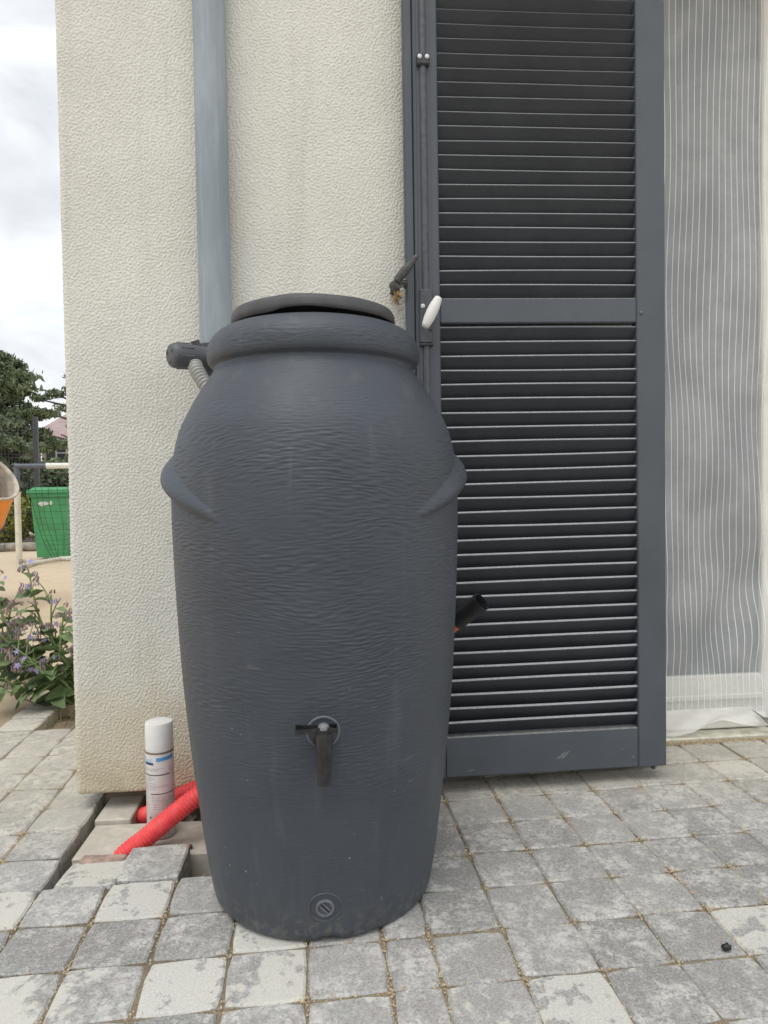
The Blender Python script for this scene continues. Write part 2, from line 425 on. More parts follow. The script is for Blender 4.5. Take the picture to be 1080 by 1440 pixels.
def paver_mesh(i, w, d, h=.058, mat=PAVER):
    """tumbled block: uneven outline, worn top edge"""
    rr = random.Random(100+i); mb = MB(); n = 12
    base = [(-1,-1),(-.4,-1),(.35,-1),(1,-1),(1,-.35),(1,.4),(1,1),(.4,1),(-.3,1),(-1,1),(-1,.35),(-1,-.4)]
    out = []
    for (a, b) in base:
        c = .0035 if abs(a) == 1 and abs(b) == 1 else 0
        out.append((a*(w/2-c)+rr.uniform(-.0016, .0016), b*(d/2-c)+rr.uniform(-.0016, .0016)))
    ins = [(x*(1-.0042/(w/2))+rr.uniform(-.0012, .0012), y*(1-.0042/(d/2))+rr.uniform(-.0012, .0012)) for x, y in out]
    v = [(x, y, -h) for x, y in out]+[(x, y, -.0036+rr.uniform(-.001, .0008)) for x, y in out]+[(x, y, rr.uniform(-.0008, .0004)) for x, y in ins]
    f = [(j, (j+1) % n, n+(j+1) % n, n+j) for j in range(n)]+[(n+j, n+(j+1) % n, 2*n+(j+1) % n, 2*n+j) for j in range(n)]+[tuple(range(2*n, 3*n))]
    me = bpy.data.meshes.new('paver'); me.from_pydata(v, [], f); me.materials.append(mat); return me
PM = [paver_mesh(i, .1334, .1318) for i in range(9)]
PMP = [paver_mesh(20+i, .1334, .1318, .058, PALE) for i in range(3)]
PMN = [paver_mesh(30+i, .0818, .1318) for i in range(3)]
# stones that carry a pale skin in the photograph, by centre (u, v)
pale_at = [(-.36, 1.46), (-.22, 1.19), (-.083, 1.325), (.675, 1.46+.20), (.80, 1.19), (.41, 1.055), (.93, 1.19), (-.49, .92)]
def put_paver(cx, cy, w, dz=0, rot=None, pale=False, me=None):
    if me is None:
        me = random.choice(PMN) if w < .1 else random.choice(PMP if pale else PM)
    o = link('paver', me, pavement, (cx+random.uniform(-.0012, .0012), cy+random.uniform(-.0012, .0012), gz(cx)+dz+random.uniform(-.0016, .0014)),
             rot or (random.uniform(-.006, .006), -.013+random.uniform(-.006, .006), random.choice((0, 0, math.pi))+random.uniform(-.012, .012)))
    return o
rest = MB()
def rest_stone(cx, cy, w, d):
    z = gz(cx)+random.uniform(-.002, .0015); j = lambda: random.uniform(-.0015, .0015)
    x0, x1, y0, y1 = cx-w/2+.003+j(), cx+w/2-.003+j(), cy-d/2+.003+j(), cy+d/2-.003+j(); b = .006
    v = [(x0, y0, z-.05), (x1, y0, z-.05), (x1, y1, z-.05), (x0, y1, z-.05), (x0, y0, z-.006), (x1, y0, z-.006), (x1, y1, z-.006), (x0, y1, z-.006),
         (x0+b, y0+b, z), (x1-b, y0+b, z), (x1-b, y1-b, z), (x0+b, y1-b, z)]
    f = [(i, (i+1) % 4, k*4+4+(i+1) % 4-0, k*4+4+i) for k in (0,) for i in range(4)]+[(4+i, 4+(i+1) % 4, 8+(i+1) % 4, 8+i) for i in range(4)]+[(8, 9, 10, 11)]
    rest.add(v, f)
count = 0
for i in range(len(US)-1):
    w = US[i+1]-US[i]; cx = (US[i]+US[i+1])/2
    for j in range(len(VS)-1):
        cy = (VS[j]+VS[j+1])/2
        inhole = HOLE[0]-.01 < cx < HOLE[1]+.01 and HOLE[2] < cy < HOLE[3]+.05
        if inhole: continue
        if -.05 < cx < .2 and 1.40 < cy < 1.55: pass
        pale = any(abs(cx-a) < .06 and abs(cy-b) < .06 for a, b in pale_at)
        put_paver(cx, cy, w, pale=pale); count += 1
# left of the house: four columns run on, then only the border column
for i in range(4):
    cx = (US[i]+US[i+1])/2
    for j in range(1, 5):
        cy = 2.066-.067+DV*j
        if cy < 2.57: put_paver(cx, cy, US[i+1]-US[i]); count += 1
cx = (US[0]+US[1])/2
for j in range(5, 9): put_paver(cx, 2.066-.067+DV*j, .135, dz=.004); count += 1
# pavers away from the picture, joined
for cy in np.arange(V0-DV*4.5, -1.8, -DV):
    for i in range(len(US)-1): rest_stone((US[i]+US[i+1])/2, cy, US[i+1]-US[i], DV)
for k in range(5):
    for cy in np.arange(V0-DV*16.5, 2.05, DV): rest_stone(1.664+.136*(k+.5), cy, .136, DV)
ro = rest.obj('outer_pavers', PAVER, pavement); ro['kind'] = 'stuff'

# loosened pavers round the opened pit
put_paver(-.482, 1.588, .137, dz=-.006, rot=(R(-3), R(-1.5), R(-3)))
put_paver(-.350, 1.590, .137, dz=.010, rot=(R(3.5), R(-2), R(-2.5)))

# sand grains lying in and beside the joints (too many to count)
def grains(name, spots, mat, parent, s0=.0012, s1=.0030):
    V = []; F = []
    tet = np.array([(1, 0, -.35), (-.5, .87, -.35), (-.5, -.87, -.35), (0, 0, .8), (.6, .6, .3)])
    for k, (x, y, z) in enumerate(spots):
        a = random.uniform(0, 6.28); s = random.uniform(s0, s1); c, q = math.cos(a), math.sin(a)
        for px, py, pz in tet: V.append((x+s*(c*px-q*py)*random.uniform(.7, 1.2), y+s*(q*px+c*py), z+s*(pz+.3)))
        b = k*5; F += [(b, b+1, b+3), (b+1, b+2, b+3), (b+2, b, b+4), (b, b+3, b+4), (b+2, b+4, b+3)]
    me = bpy.data.meshes.new(name); me.from_pydata(V, [], F); me.materials.append(mat); o = link(name, me, parent); o['kind'] = 'stuff'; return o
sp = []
for k in range(13000):
    if random.random() < .68:
        x = random.choice(US)+random.gauss(0, .0035); y = random.uniform(.9, 2.06)
    else:
        x = random.uniform(-1.1, 1.6); y = random.choice(VS)+random.gauss(0, .003)
    if math.sin(x*9.1+y*5.3)+math.sin(y*13.7-x*4.1)+random.uniform(-1, 1) < -.1: continue
    if HOLE[0]-.03 < x < HOLE[1]+.03 and HOLE[2] < y < HOLE[3]: continue
    sp.append((x, y, gz(x)-random.uniform(.0005, .007)))
for k in range(1500):
    i, j = random.randrange(len(US)), random.randrange(4, len(VS)); r = abs(random.gauss(0, .011)); a = random.uniform(0, 6.28)
    x, y = US[i]+r*math.cos(a), VS[j]+r*math.sin(a)
    if HOLE[0]-.03 < x < HOLE[1]+.03 and HOLE[2]-.02 < y < HOLE[3]: continue
    sp.append((x, y, gz(x)+.0004))
grains('joint_grains', sp, GRAIN, pavement)
sp = [(random.uniform(.95, 1.55), 2.068+abs(random.gauss(0, .006))*random.choice((-1.5, .3)), gz(1.2)+random.uniform(0, .006)) for k in range(900)]
grains('threshold_grit', sp, GRAIN, pavement, .0015, .004)
sp = []
for k in range(1600):
    x, y = random.uniform(HOLE[0]+.01, HOLE[1]-.005), random.uniform(HOLE[2]+.01, HOLE[3])
    sp.append((x, y, -.086+random.uniform(0, .012)))
grains('pit_gravel', sp, CONC, pavement, .002, .009)

# planting bed beside the house corner
bx = np.linspace(-.973, -.60, 24); by = np.linspace(2.572, 3.6, 50)
bedo = sheet('planting_bed', bx, by, lambda x, y: gz(x)-.045+.03*math.exp(-((x+.7)/.09)**2)+random.uniform(-.01, .01), SOIL)
tag(bedo, None, None, None, 'structure')

# pieces lying in the pit
PZ = -.088
def block(name, lo, hi, mat, label, cat, rot=0, tilt=(0, 0), bev=.004):
    c = Vector(((lo[0]+hi[0])/2, (lo[1]+hi[1])/2, lo[2])); M = Euler((tilt[0], tilt[1], rot)).to_matrix().to_4x4()
    mb = MB().box(Vector(lo)-c, Vector(hi)-c, M, bev); me = mb.mesh(name, mat)
    return tag(link(name, me, None, c), label, cat)
block('concrete_slab', (-.552, 1.668, PZ), (-.135, 1.835, -.022), CONC, 'pale concrete slab lying in the opened paving under the spray can', 'slab', R(-2.2), bev=.003)
block('concrete_block', (-.552, 1.850, PZ), (-.462, 1.99, -.013), CONC, 'pale pitted concrete block half under the house wall', 'block', R(-1.5), bev=.003)
BRICKM = plain('old_brick', (.36, .26, .215), .95, 0, .3, 60, .5)
block('broken_brick', (-.530, 1.640, -.055), (-.425, 1.672, -.012), BRICKM, 'dull pink broken brick at the foot of the red conduit', 'brick', R(-4), bev=.005)

def pebble(name, loc, r, mat, label, cat, sq=(1, 1, .7)):
    mb = MB(); rr = random.Random(name+str(loc)); v = []; nseg, nr = 9, 5
    for i in range(nr+1):
        t = math.pi*i/nr
        for j in range(nseg):
            a = 2*math.pi*j/nseg; k = r*(1+rr.uniform(-.16, .16))
            v.append((k*sq[0]*math.sin(t)*math.cos(a), k*sq[1]*math.sin(t)*math.sin(a), k*sq[2]*(1-math.cos(t))))
    f = [(i*nseg+j, i*nseg+(j+1) % nseg, (i+1)*nseg+(j+1) % nseg, (i+1)*nseg+j) for i in range(nr) for j in range(nseg)]
    return tag(link(name, mb.add(v, f).mesh(name, mat, 180), None, loc), label, cat)
pebble('pebble', (.705, 1.137, gz(.705)), .0075, BLACKP, 'small black pebble lying alone on a grey paver', 'pebble', (1.2, .9, .8))
pebble('clay_crumb', (-.292, 1.685, -.021), .0068, plain('clay', (.14, .055, .03), .95), 'small reddish brown crumb on the pale concrete slab', 'crumb', (1.3, .8, .8))

# ================================================================== HOUSE
WY, WX0, WX1 = 1.90, -.612, .985
OX1 = 2.03; LINT = 2.52
house = thing('house', (WX0, WY, 0), 'cream roughcast house wall behind the water barrel and louvred shutter', 'house')
# finely modelled roughcast on the pier that the picture shows
st = .0024
s_side = np.arange(-.16, 0, st); rc = .014
arc = np.linspace(0, 1, 7)
prof = []                                   # (x, y, nx, ny)
for s in s_side: prof.append((WX0, WY+rc-s, -1, 0))
for a in arc:
    t = a*math.pi/2; prof.append((WX0+rc-rc*math.cos(t), WY+rc-rc*math.sin(t), -math.cos(t), -math.sin(t)))
for x in list(np.arange(WX0+rc+st, .34, st))+list(np.arange(.36, WX1-.02, .03)): prof.append((x, WY, 0, -1))
prof.append((WX1, WY, 0, -1))
prof = np.array(prof); nu = len(prof)
zb = .032; rz = .012
zrows = [(zb, -.10), (zb, -.05)]            # (z, inset)
for a in np.linspace(0, 1, 6): zrows.append((zb+rz-rz*math.cos(a*math.pi/2), -(rz-rz*math.sin(a*math.pi/2))))
for z in np.arange(zb+rz+st, LINT-.002, st): zrows.append((z, 0))
zrows.append((LINT, 0)); zr = np.array(zrows); nvv = len(zr)
H, W_ = 1060, 480
f1 = band(H, W_, 2.3, 4.0, 2.6, 4.6, 1); f2 = band(H, W_, 4.5, 8, 5, 9, 2); f3 = band(H, W_, 40, 120, 40, 120, 3)
fld = (np.tanh(1.1*f1+.22*f2)-.35*np.clip(f1*.8+f2*.3-1.0, 0, 2))*.00120+.00035*f3
ii = np.arange(nvv) % H; jj = np.arange(nu) % W_
dsp = fld[np.ix_(ii, jj)]
dsp[:, prof[:, 0] > .345] = 0; dsp[:2] = 0; dsp[-1] = 0; dsp[:, -1] = 0; dsp[:, 0] = 0
PX = prof[None, :, 0]+prof[None, :, 2]*(zr[:, None, 1]+dsp); PY = prof[None, :, 1]+prof[None, :, 3]*(zr[:, None, 1]+dsp)
PZZ = np.repeat(zr[:, :1], nu, 1)
wall_me = npmesh('wall', np.stack([PX-WX0, PY-WY, PZZ], -1).reshape(-1, 3), gridquads(nu, nvv), STUCCO, True)
wall = link('wall', wall_me, house)
mb = MB()     # the rest of the shell: over the door, right of it, the sides, the reveals
top, back, right = 4.6, 8.0, 6.0
def quad(a, b, c, d): mb.add([a, b, c, d], [(0, 1, 2, 3)])
quad((WX0, WY, LINT), (WX1, WY, LINT), (WX1, WY, top), (WX0, WY, top))
quad((WX1, WY, LINT), (OX1, WY, LINT), (OX1, WY, top), (WX1, WY, top))
quad((OX1, WY, -.1), (right, WY, -.1), (right, WY, top), (OX1, WY, top))
quad((WX0, WY+rc+.16, -.1), (WX0, WY+rc+.16, top), (WX0, back, top), (WX0, back, -.1))
quad((WX0, WY, LINT), (WX0, WY, top), (WX0, WY+rc+.16, top), (WX0, WY+rc+.16, LINT))
quad((WX0, back, -.1), (WX0, back, top), (right, back, top), (right, back, -.1))
quad((right, WY, -.1), (right, back, -.1), (right, back, top), (right, WY, top))
quad((WX0, WY, top), (right, WY, top), (right, back, top), (WX0, back, top))
quad((WX1, WY, .032), (WX1, 2.30, .032), (WX1, 2.30, LINT), (WX1, WY, LINT))
quad((OX1, WY, -.1), (OX1, WY, LINT), (OX1, 2.30, LINT), (OX1, 2.30, -.1))
quad((WX1, WY, LINT), (WX1, 2.30, LINT), (OX1, 2.30, LINT), (OX1, WY, LINT))
mb.obj('shell', STUCCO, house)
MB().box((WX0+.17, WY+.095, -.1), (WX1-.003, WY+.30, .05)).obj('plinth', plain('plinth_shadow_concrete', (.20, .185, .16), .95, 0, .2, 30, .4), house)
MB().box((WX1+.002, 2.078, -.05), (OX1-.002, 2.30, .028), None, .004).obj('threshold', SILLM, house)
MB().box((WX1+.01, 2.45, 0), (OX1-.01, 2.47, LINT)).obj('room_backdrop_wall', INTER, house)

# ------------------------------------------------------------------ glazed door with film
door = thing('glazed_door', (1.0, 2.135, .028), 'cream painted glazed door in the reveal beside the shutter', 'door')
DZ0, DZ1 = .032, LINT-.004; y0, y1 = 2.135, 2.185
def leaf(xa, xb, sl, sr):
    MB().box((xa, y0, DZ0), (xa+sl, y1, DZ1), None, .004).obj('stile', DOORW, door)
    MB().box((xb-sr, y0, DZ0), (xb, y1, DZ1), None, .004).obj('stile', DOORW, door)
    MB().box((xa+sl+.0002, y0+.001, DZ0), (xb-sr-.0002, y1-.001, .205), None, .004).obj('bottom_rail', DOORW, door)
    MB().box((xa+sl+.0002, y0+.001, DZ1-.1), (xb-sr-.0002, y1-.001, DZ1), None, .004).obj('top_rail', DOORW, door)
    MB().box((xa+sl+.004, y0-.012, .128), (xb-sr-.004, y0-.0002, .146), None, .003).obj('weather_bar', DOORW, door)
    g = N('window_glass'); g.set(color=(.165, .178, .184), rough=.12, spec=.5)
    MB().box((xa+sl+.0005, y0+.020, .2055), (xb-sr-.0005, y0+.028, DZ1-.1005)).obj('pane', g.m, door)
leaf(.99, 1.525, .066, .078); leaf(1.529, 2.026, .066, .066)

def m_film():
    n = N('striped_film'); uv = n.coord('UV'); u, v, w = n.sep(uv); p = n.pos()
    fr = n.math('FRACT', n.math('DIVIDE', u, .0198)); s = n.math('ABSOLUTE', n.math('SUBTRACT', fr, .5))
    stripe = n.ramp(s, .054, .030); rib = n.ramp(n.math('ABSOLUTE', n.math('SUBTRACT', n.math('FRACT', n.math('DIVIDE', u, .0033)), .5)), .2, .45)
    cl = n.noise(p, 5, 5, .6); weave = n.noise(n.map(p, (700, 1, 60)), 1, 2, .5)
    c = n.mix(stripe, n.mix(n.ramp(cl, .3, .7), (.68, .70, .71), (.76, .77, .77)), (.90, .91, .91))
    a = n.math('ADD', n.math('MULTIPLY', stripe, .54), n.math('ADD', n.ramp(cl, .3, .7, .22, .34), n.math('MULTIPLY', rib, .07)))
    n.put(n.p.inputs['Base Color'], c); n.put(n.p.inputs['Roughness'], .55); n.put(n.p.inputs['Alpha'], a)
    n.bump(weave, .15, .0006); return n.m
FILM = m_film()
def film_pos(u, z):
    y = 2.108+.006*math.sin(u*23+z*2.1)+.005*math.sin(u*11-z*5.2+1)+.004*math.sin(z*9+u*7)*math.exp(-z*.8)
    y += .012*math.exp(-((z-.75)/.35)**2)*math.sin(u*13+z*7.5)+.010*math.exp(-((z-.42)/.2)**2)*math.sin(u*26-z*17)
    x = .995+u+.003*math.exp(-((z-.45)/.25)**2)*math.sin(z*19-u*12)+.007*math.sin(z*3.1+u*4.0)+.004*math.sin(z*7.3+u*9.5)+.004*math.exp(-abs(z-.30)*5)*math.sin(u*22+z*14)
    return x, y
nu_, nz_ = 70, 130
vv = []; uvs = []
for k in range(nz_):
    z = .206+(LINT-.02-.206)*k/(nz_-1)
    for j in range(nu_):
        u = .447*j/(nu_-1); x, y = film_pos(u, z)
        if j == nu_-1: x += .004*math.sin(z*6)
        vv.append((x, y, z)); uvs.append((u, z))
zlow = [.19, .165, .14, .115, .095]          # in front of the bottom rail
low = []
for z in zlow:
    for j in range(nu_):
        u = .447*j/(nu_-1); x, y = film_pos(u, z); low.append((x, y-.004, z)); 
allv = []
rows = [[(low[r*nu_+j]) for j in range(nu_)] for r in range(len(zlow))][::-1]+[[vv[k*nu_+j] for j in range(nu_)] for k in range(nz_)]
flat = np.array([p for r in rows for p in r]); nr_ = len(rows)
me = npmesh('film_sheet', flat-np.array([.995, 2.108, .1]), gridquads(nu_, nr_), FILM, True)
ul = me.uv_layers.new(name='UVMap'); uvf = np.array([(.447*j/(nu_-1), 0) for r in range(nr_) for j in range(nu_)])
li = np.zeros(len(me.loops), dtype=np.int32); me.loops.foreach_get('vertex_index', li); ul.data.foreach_set('uv', uvf[li].astype(np.float32).ravel())
film = tag(link('film_sheet', me, None, (.995, 2.108, .1)), 'sheer grey sheet with thin white vertical stripes hung over the glazed door', 'sheet')
# the loose hem lying over the threshold, and a crumpled scrap of it
CLEAR = N('loose_film'); CLEAR.set(color=(.84, .83, .79), rough=.35, alpha=.62, spec=.5); CLEAR = CLEAR.m
def ragged(name, xs, top, bot, yt, yb, lbl, cat, mat=CLEAR, origin=None):
    nx, nk = len(xs), 9; v = []
    for k in range(nk):
        t = k/(nk-1)
        for i, x in enumerate(xs):
            z = lerp(top(x), bot(x), t); y = lerp(yt, yb, t**1.4)+.006*math.sin(x*37+t*5)*t+random.uniform(-.0015, .0015)
            v.append((x, y, z+.005*math.sin(x*61+t*7)*t*(1-t)*2))
    o = Vector((xs[0], yb, .03)); me = npmesh(name, np.array(v)-np.array(o), gridquads(nx, nk), mat, False)
    return tag(link(name, me, None, o), lbl, cat)
ragged('loose_film', list(np.linspace(1.0, 1.43, 40)), lambda x: .112, lambda x: .033+.042*max(0, min(1, (x-1.13)/.14))-.030*max(0, (x-1.29)/.13), 2.098, 2.083,
       'torn translucent plastic hem drooping over the cream threshold', 'plastic film')
mb = MB(); pts = [(1.375, 2.082, .108), (1.41, 2.074, .085), (1.45, 2.070, .076), (1.50, 2.068, .07)]
for k, (dz, dy) in enumerate(((0, 0), (-.016, .004), (-.034, -.002), (-.048, .006))):
    for i, p in enumerate(pts): mb.v.append((p[0]+.008*k, p[1]+dy+random.uniform(-.003, .003), p[2]+dz*(.35+.3*i)+random.uniform(-.002, .002)))
mb.f = [(r*4+i, r*4+i+1, r*4+i+5, r*4+i+4) for r in range(3) for i in range(3)]
SCRAP = plain('film_scrap', (.42, .41, .40), .5)
tag(mb.obj('plastic_scrap', SCRAP, None, None, (1.42, 2.07, .03)), 'crumpled grey plastic scrap on the threshold of the door', 'plastic scrap')

# ------------------------------------------------------------------ downpipe
px_, py_ = -.2235, 1.848
dp = thing('downpipe', (px_, py_, 0), 'round blue grey zinc downpipe fixed to the cream wall', 'pipe')
MB().tube([(px_, py_, z) for z in (.03, .6, 1.2, 1.8, 2.4, 3.2, 4.4)], .0405, 40).obj('pipe', ZINC, dp, 60)
for z in (2.85,):
    MB().tube([(px_, py_, z-.015), (px_, py_, z+.015)], .044, 32).obj('pipe_bracket', ZINC, dp, 40)
# rain diverter clamped to it, with its hose into the barrel
dv = thing('rain_diverter', (px_, py_, 1.14), 'dark grey rain diverter with vented cap clamped on the downpipe', 'diverter')
a0, a1 = Vector((-.318, 1.735, 1.140)), Vector((px_, 1.80, 1.147))
ax = (a1-a0).normalized()
Mx = ax.to_track_quat('Z', 'Y').to_matrix().to_4x4(); Mx.translation = a0
ln = (a1-a0).length
MB().lathe([(.0, .0), (.021, .0), (.026, .003), (.0295, .010), (.0305, .020), (.030, .040), (.0275, .062), (.0255, ln*.72), (.025, ln+.01)], 40, Mx).obj('body', GREYP, dv, 40)
for k in range(8):
    a = 2*math.pi*k/8+.2; c = Vector((.0295*math.cos(a), .0295*math.sin(a), .035)); Mr = Mx @ Matrix.Translation(c) @ Matrix.Rotation(a, 4, 'Z')
    MB().box((-.002, -.0035, -.018), (.0022, .0035, .016), Mr, .0012).obj('grip_rib', GREYP, dv)
for k in range(3):
    a = 2*math.pi*k/3+.5; Mr = Mx @ Matrix.Rotation(a, 4, 'Z') @ Matrix.Translation((.0165, 0, -.0006))
    MB().box((-.0022, -.004, -.0004), (.0022, .004, .002), Mr).obj('vent', BLACKP, dv)
MB().tube([(px_, py_, 1.10), (px_, py_, 1.185)], .0465, 32).obj('clamp_ring', GREYP, dv, 40)
MB().tube([(px_-.035, py_-.045, 1.155), (px_-.045, py_-.055, 1.187)], .011, 14).obj('knob', GREYP, dv, 40)
hp = resample(bez([(-.266, 1.757, 1.128), (-.254, 1.735, 1.100), (-.228, 1.715, 1.060), (-.185, 1.70, 1.02), (-.15, 1.675, .985), (-.12, 1.64, .965)]), .0009)
hr = [.0160+.0022*math.sin(i*.0009/.0092*2*math.pi) for i in range(len(hp))]
tag(MB().tube(hp, hr, 20).obj('ribbed_hose', HOSEG, None, 180, tuple(hp[-1])), 'light grey ribbed hose running from the rain diverter behind the barrel', 'hose')

# ------------------------------------------------------------------ shutter
SY = 1.835; SXL, SXR = .263, .957; SH0, SH1 = .047, 2.50
pv = Vector((SXL, SY, SH0)); syaw = R(-1.3); shear = .0094
sh = thing('louvred_shutter', tuple(pv), 'tall anthracite louvred shutter folded back against the cream wall', 'shutter')
SM = Matrix.Rotation(syaw, 4, 'Z')
def S(mb):                                   # local shutter frame -> the slightly racked, slightly open leaf
    mb.v = [tuple(SM @ Vector((x, y, z+shear*x))) for x, y, z in mb.v]; return mb
W = SXR-SXL; T = .036
def sbox(name, x0, x1, z0, z1, ya, yb, mat=ANTH, bev=.003, parent=None):
    return S(MB().box((x0, ya, z0), (x1, yb, z1), None, bev)).obj(name, mat, parent or sh, None, (0, 0, 0))
lx0, lx1 = .0875, .6155                      # the louvre opening
ZT = SH1-SH0
mid0, mid1 = 1.244-SH0, 1.309-SH0; bot1 = .157-SH0; top0 = ZT-.11
sbox('meeting_strip', 0, .0243, 0, ZT, .006, T, bev=.004)
sbox('stile', .0245, lx0, 0, ZT, 0, T)
sbox('stile', lx1, W, 0, ZT, 0, T)
sbox('bottom_rail', lx0+.0003, lx1-.0003, .001, bot1, .001, T-.001)
sbox('middle_rail', lx0+.0003, lx1-.0003, mid0, mid1, .001, T-.001)
sbox('top_rail', lx0+.0003, lx1-.0003, top0, ZT, .001, T-.001)
def slat(z):
    """inner edge high: the face that shows looks down, only the nose catches the sky"""
    al = R(56); Ls, t = .052, .0098; d = Vector((0, -math.cos(al), math.sin(al))); nrm = Vector((0, math.sin(al), math.cos(al)))
    c = Vector((0, .0045, z)); mb = MB(); xs_ = np.linspace(lx0-.004, lx1+.004, 7); sec = []
    b1 = random.uniform(-.0016, .0016); tl = random.uniform(-.0022, .0022)
    for s_, n_ in ((0, 0), (0, t), (-.0012, t+.0), (-Ls, t), (-Ls, 0)):
        sec.append((s_, n_))
    sec = [(-.0015, 0), (0, .0016), (0, t-.0016), (-.0015, t), (-Ls, t), (-Ls, 0)]
    k = len(sec)
    for i, x in enumerate(xs_):
        off = Vector((0, 0, b1*math.sin(i/6*math.pi)+tl*(i/6-.5)))
        for s_, n_ in sec: mb.v.append(tuple(c+off+d*s_+nrm*n_+Vector((x, 0, 0))))
    for i in range(len(xs_)-1):
        for j in range(k): mb.f.append((i*k+j, (i+1)*k+j, (i+1)*k+(j+1) % k, i*k+(j+1) % k))
    mb.f += [tuple(range(k)), tuple((len(xs_)-1)*k+j for j in range(k))[::-1]]
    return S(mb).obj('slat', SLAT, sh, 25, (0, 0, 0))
pitch_ = .0371
z = mid1+.0335
while z < top0+.002: slat(z); z += pitch_
nlow = 29
for k in range(nlow): slat(bot1+.0335+k*(mid0-.012-bot1-.0335)/(nlow-1))
# espagnolette: rod, guides, handle plate and knob
rx = .0495
rod = S(MB().tube([(rx, -.0045, .05), (rx, -.0045, ZT-.03)], .0092, 14)).obj('rod', plain('rod_paint', (.085, .092, .10), .5, .2, .2, 60, .1), sh, 60, (0, 0, 0))
S(MB().box((rx-.0165, -.0032, .02), (rx+.0165, -.0002, ZT-.02))).obj('rod_strip', ANTH, sh, None, (0, 0, 0))
def screw(x, z, y, parent):
    Mx = Matrix.Translation((x, y, z)) @ Matrix.Rotation(R(90), 4, 'X')
    s_ = S(MB().lathe([(.0, .0016), (.0040, .0016), (.0056, .0006), (.0056, -.001)], 16, Mx)).obj('screw', STEEL, parent, 40, (0, 0, 0))
    S(MB().box((x-.0022, y-.0020, z-.0022), (x+.0022, y-.0014, z+.0022))).obj('screw_socket', BLACKP, s_, None, (0, 0, 0)) if parent is sh else None
    return s_
DARKM = plain('dark_cast_paint', (.042, .046, .052), .48, .1, .2, 90, .2)
for zg in (1.909-SH0, 2.30-SH0, .70-SH0):
    sbox('rod_guide', rx-.0165, rx+.0165, zg-.0155, zg+.0125, -.0185, -.0003, DARKM, .003)
    screw(rx-.0095, zg+.003, -.0188, sh); screw(rx+.0095, zg+.003, -.0188, sh)
sbox('handle_plate', rx-.0165, rx+.0165, 1.190-SH0, 1.328-SH0, -.0165, -.0003, plain('plate_paint', (.070, .076, .084), .5, .05, .15, 60, .15), .003)
sbox('handle_keeper', rx-.0175, rx+.0175, 1.183-SH0, 1.1895-SH0, -.0180, -.0003, DARKM, .002)
screw(rx-.0095, 1.284-SH0, -.0168, sh)
sbox('dark_screw', rx+.006, rx+.013, 1.219-SH0, 1.225-SH0, -.0180, -.0160, BLACKP, .001)
k0, k1 = Vector((rx-.0115, -.058, 1.220-SH0)), Vector((rx+.0255, -.058, 1.296-SH0))
S(MB().tube([(rx+.007, -.012, 1.258-SH0), (rx+.007, -.055, 1.258-SH0)], .006, 14)).obj('knob_stem', DARKM, sh, 40, (0, 0, 0))
pr = [(0, .006), (.02, .0095), (.10, .0118), (.3, .0148), (.5, .0158), (.7, .0148), (.9, .0118), (.98, .0095), (1, .0055)]
S(MB().tube([k0.lerp(k1, t) for t, r in pr], [r*.92 for t, r in pr], 20)).obj('knob', WHITEP, sh, 50, (0, 0, 0))
# a rust-brown bolt head on the right stile, adjusting screw under the leaf
MBs = MB().lathe([(.0, .003), (.003, .0028), (.0055, .0005), (.0055, -.001)], 14, Matrix.Translation((lx1+.012, 0, 1.268-SH0)) @ Matrix.Rotation(R(90), 4, 'X'))
S(MBs).obj('bolt_head', ANTH, sh, 40, (0, 0, 0))
S(MB().tube([(W-.03, .018, -.012), (W-.03, .018, .002)], .006, 10)).obj('foot_screw', DARKM, sh, 40, (0, 0, 0))
# scratches on the bottom rail
SCR = plain('scratched_paint', (.27, .27, .265), .8)
for (x, z, l, a) in ((.40, .043, .022, .9), (.407, .045, .02, 1.0), (.414, .046, .024, .85), (.155, .018, .016, .3), (.392, .040, .012, .8), (.60, .03, .008, 1.4), (.57, .052, .006, 1.2)):
    Mx = Matrix.Translation((x, -.0001+.001, z)) @ Matrix.Rotation(-a, 4, 'Y')
    S(MB().box((-l/2, -.0004, -.0007), (l/2, .0001, .0007), Mx)).obj('scratch', SCR, sh, None, (0, 0, 0))

# stay that keeps the leaf against the wall
stay = thing('shutter_stay', (.236, 1.90, 1.335), 'dark cast metal shutter stay with tilted tail beside the shutter edge', 'latch')
pvt = Vector((.2345, 1.822, 1.341)); tip = Vector((.287, 1.806, 1.4015))
MB().tube([pvt+Vector((.008, -.012, 0)), pvt+Vector((-.003, .022, 0))], .0135, 20).obj('pivot', CAST, stay, 40)
MB().tube([pvt+Vector((.010, -.0145, 0)), pvt+Vector((.0085, -.0105, 0))], .0055, 12).obj('rivet', BLACKP, stay, 40)
pts = [pvt.lerp(tip, t)+Vector((0, -.010, .004)) for t in (0, .12, .3, .5, .7, .88, .96, 1.0)]
MB().tube(pts, [.0095, .0105, .0118, .0108, .0085, .0066, .0066, .0045], 10).obj('tail', CAST, stay, 50)
MB().tube([pvt+Vector((0, -.004, 0)), pvt+Vector((.014, -.008, .003)), pvt+Vector((.024, -.006, .003)), pvt+Vector((.026, .012, -.004))], [.008, .0058, .0062, .006], 10).obj('hook', CAST, stay, 50)
MB().tube([pvt+Vector((0, .01, 0)), pvt+Vector((0, .082, 0))], .007, 10).obj('wall_spike', CAST, stay, 50)
fm = MB(); rr = random.Random(5)
for k in range(4): fm.tube([(.243+rr.uniform(-.008, .008), 1.835+rr.uniform(-.02, .06), 1.325+rr.uniform(-.006, .008)), (.245+rr.uniform(-.01, .01), 1.84+rr.uniform(-.02, .06), 1.313+rr.uniform(-.006, .006))], [.0050, .0025], 7)
fm.obj('foam_plug', FOAM, stay, 180)

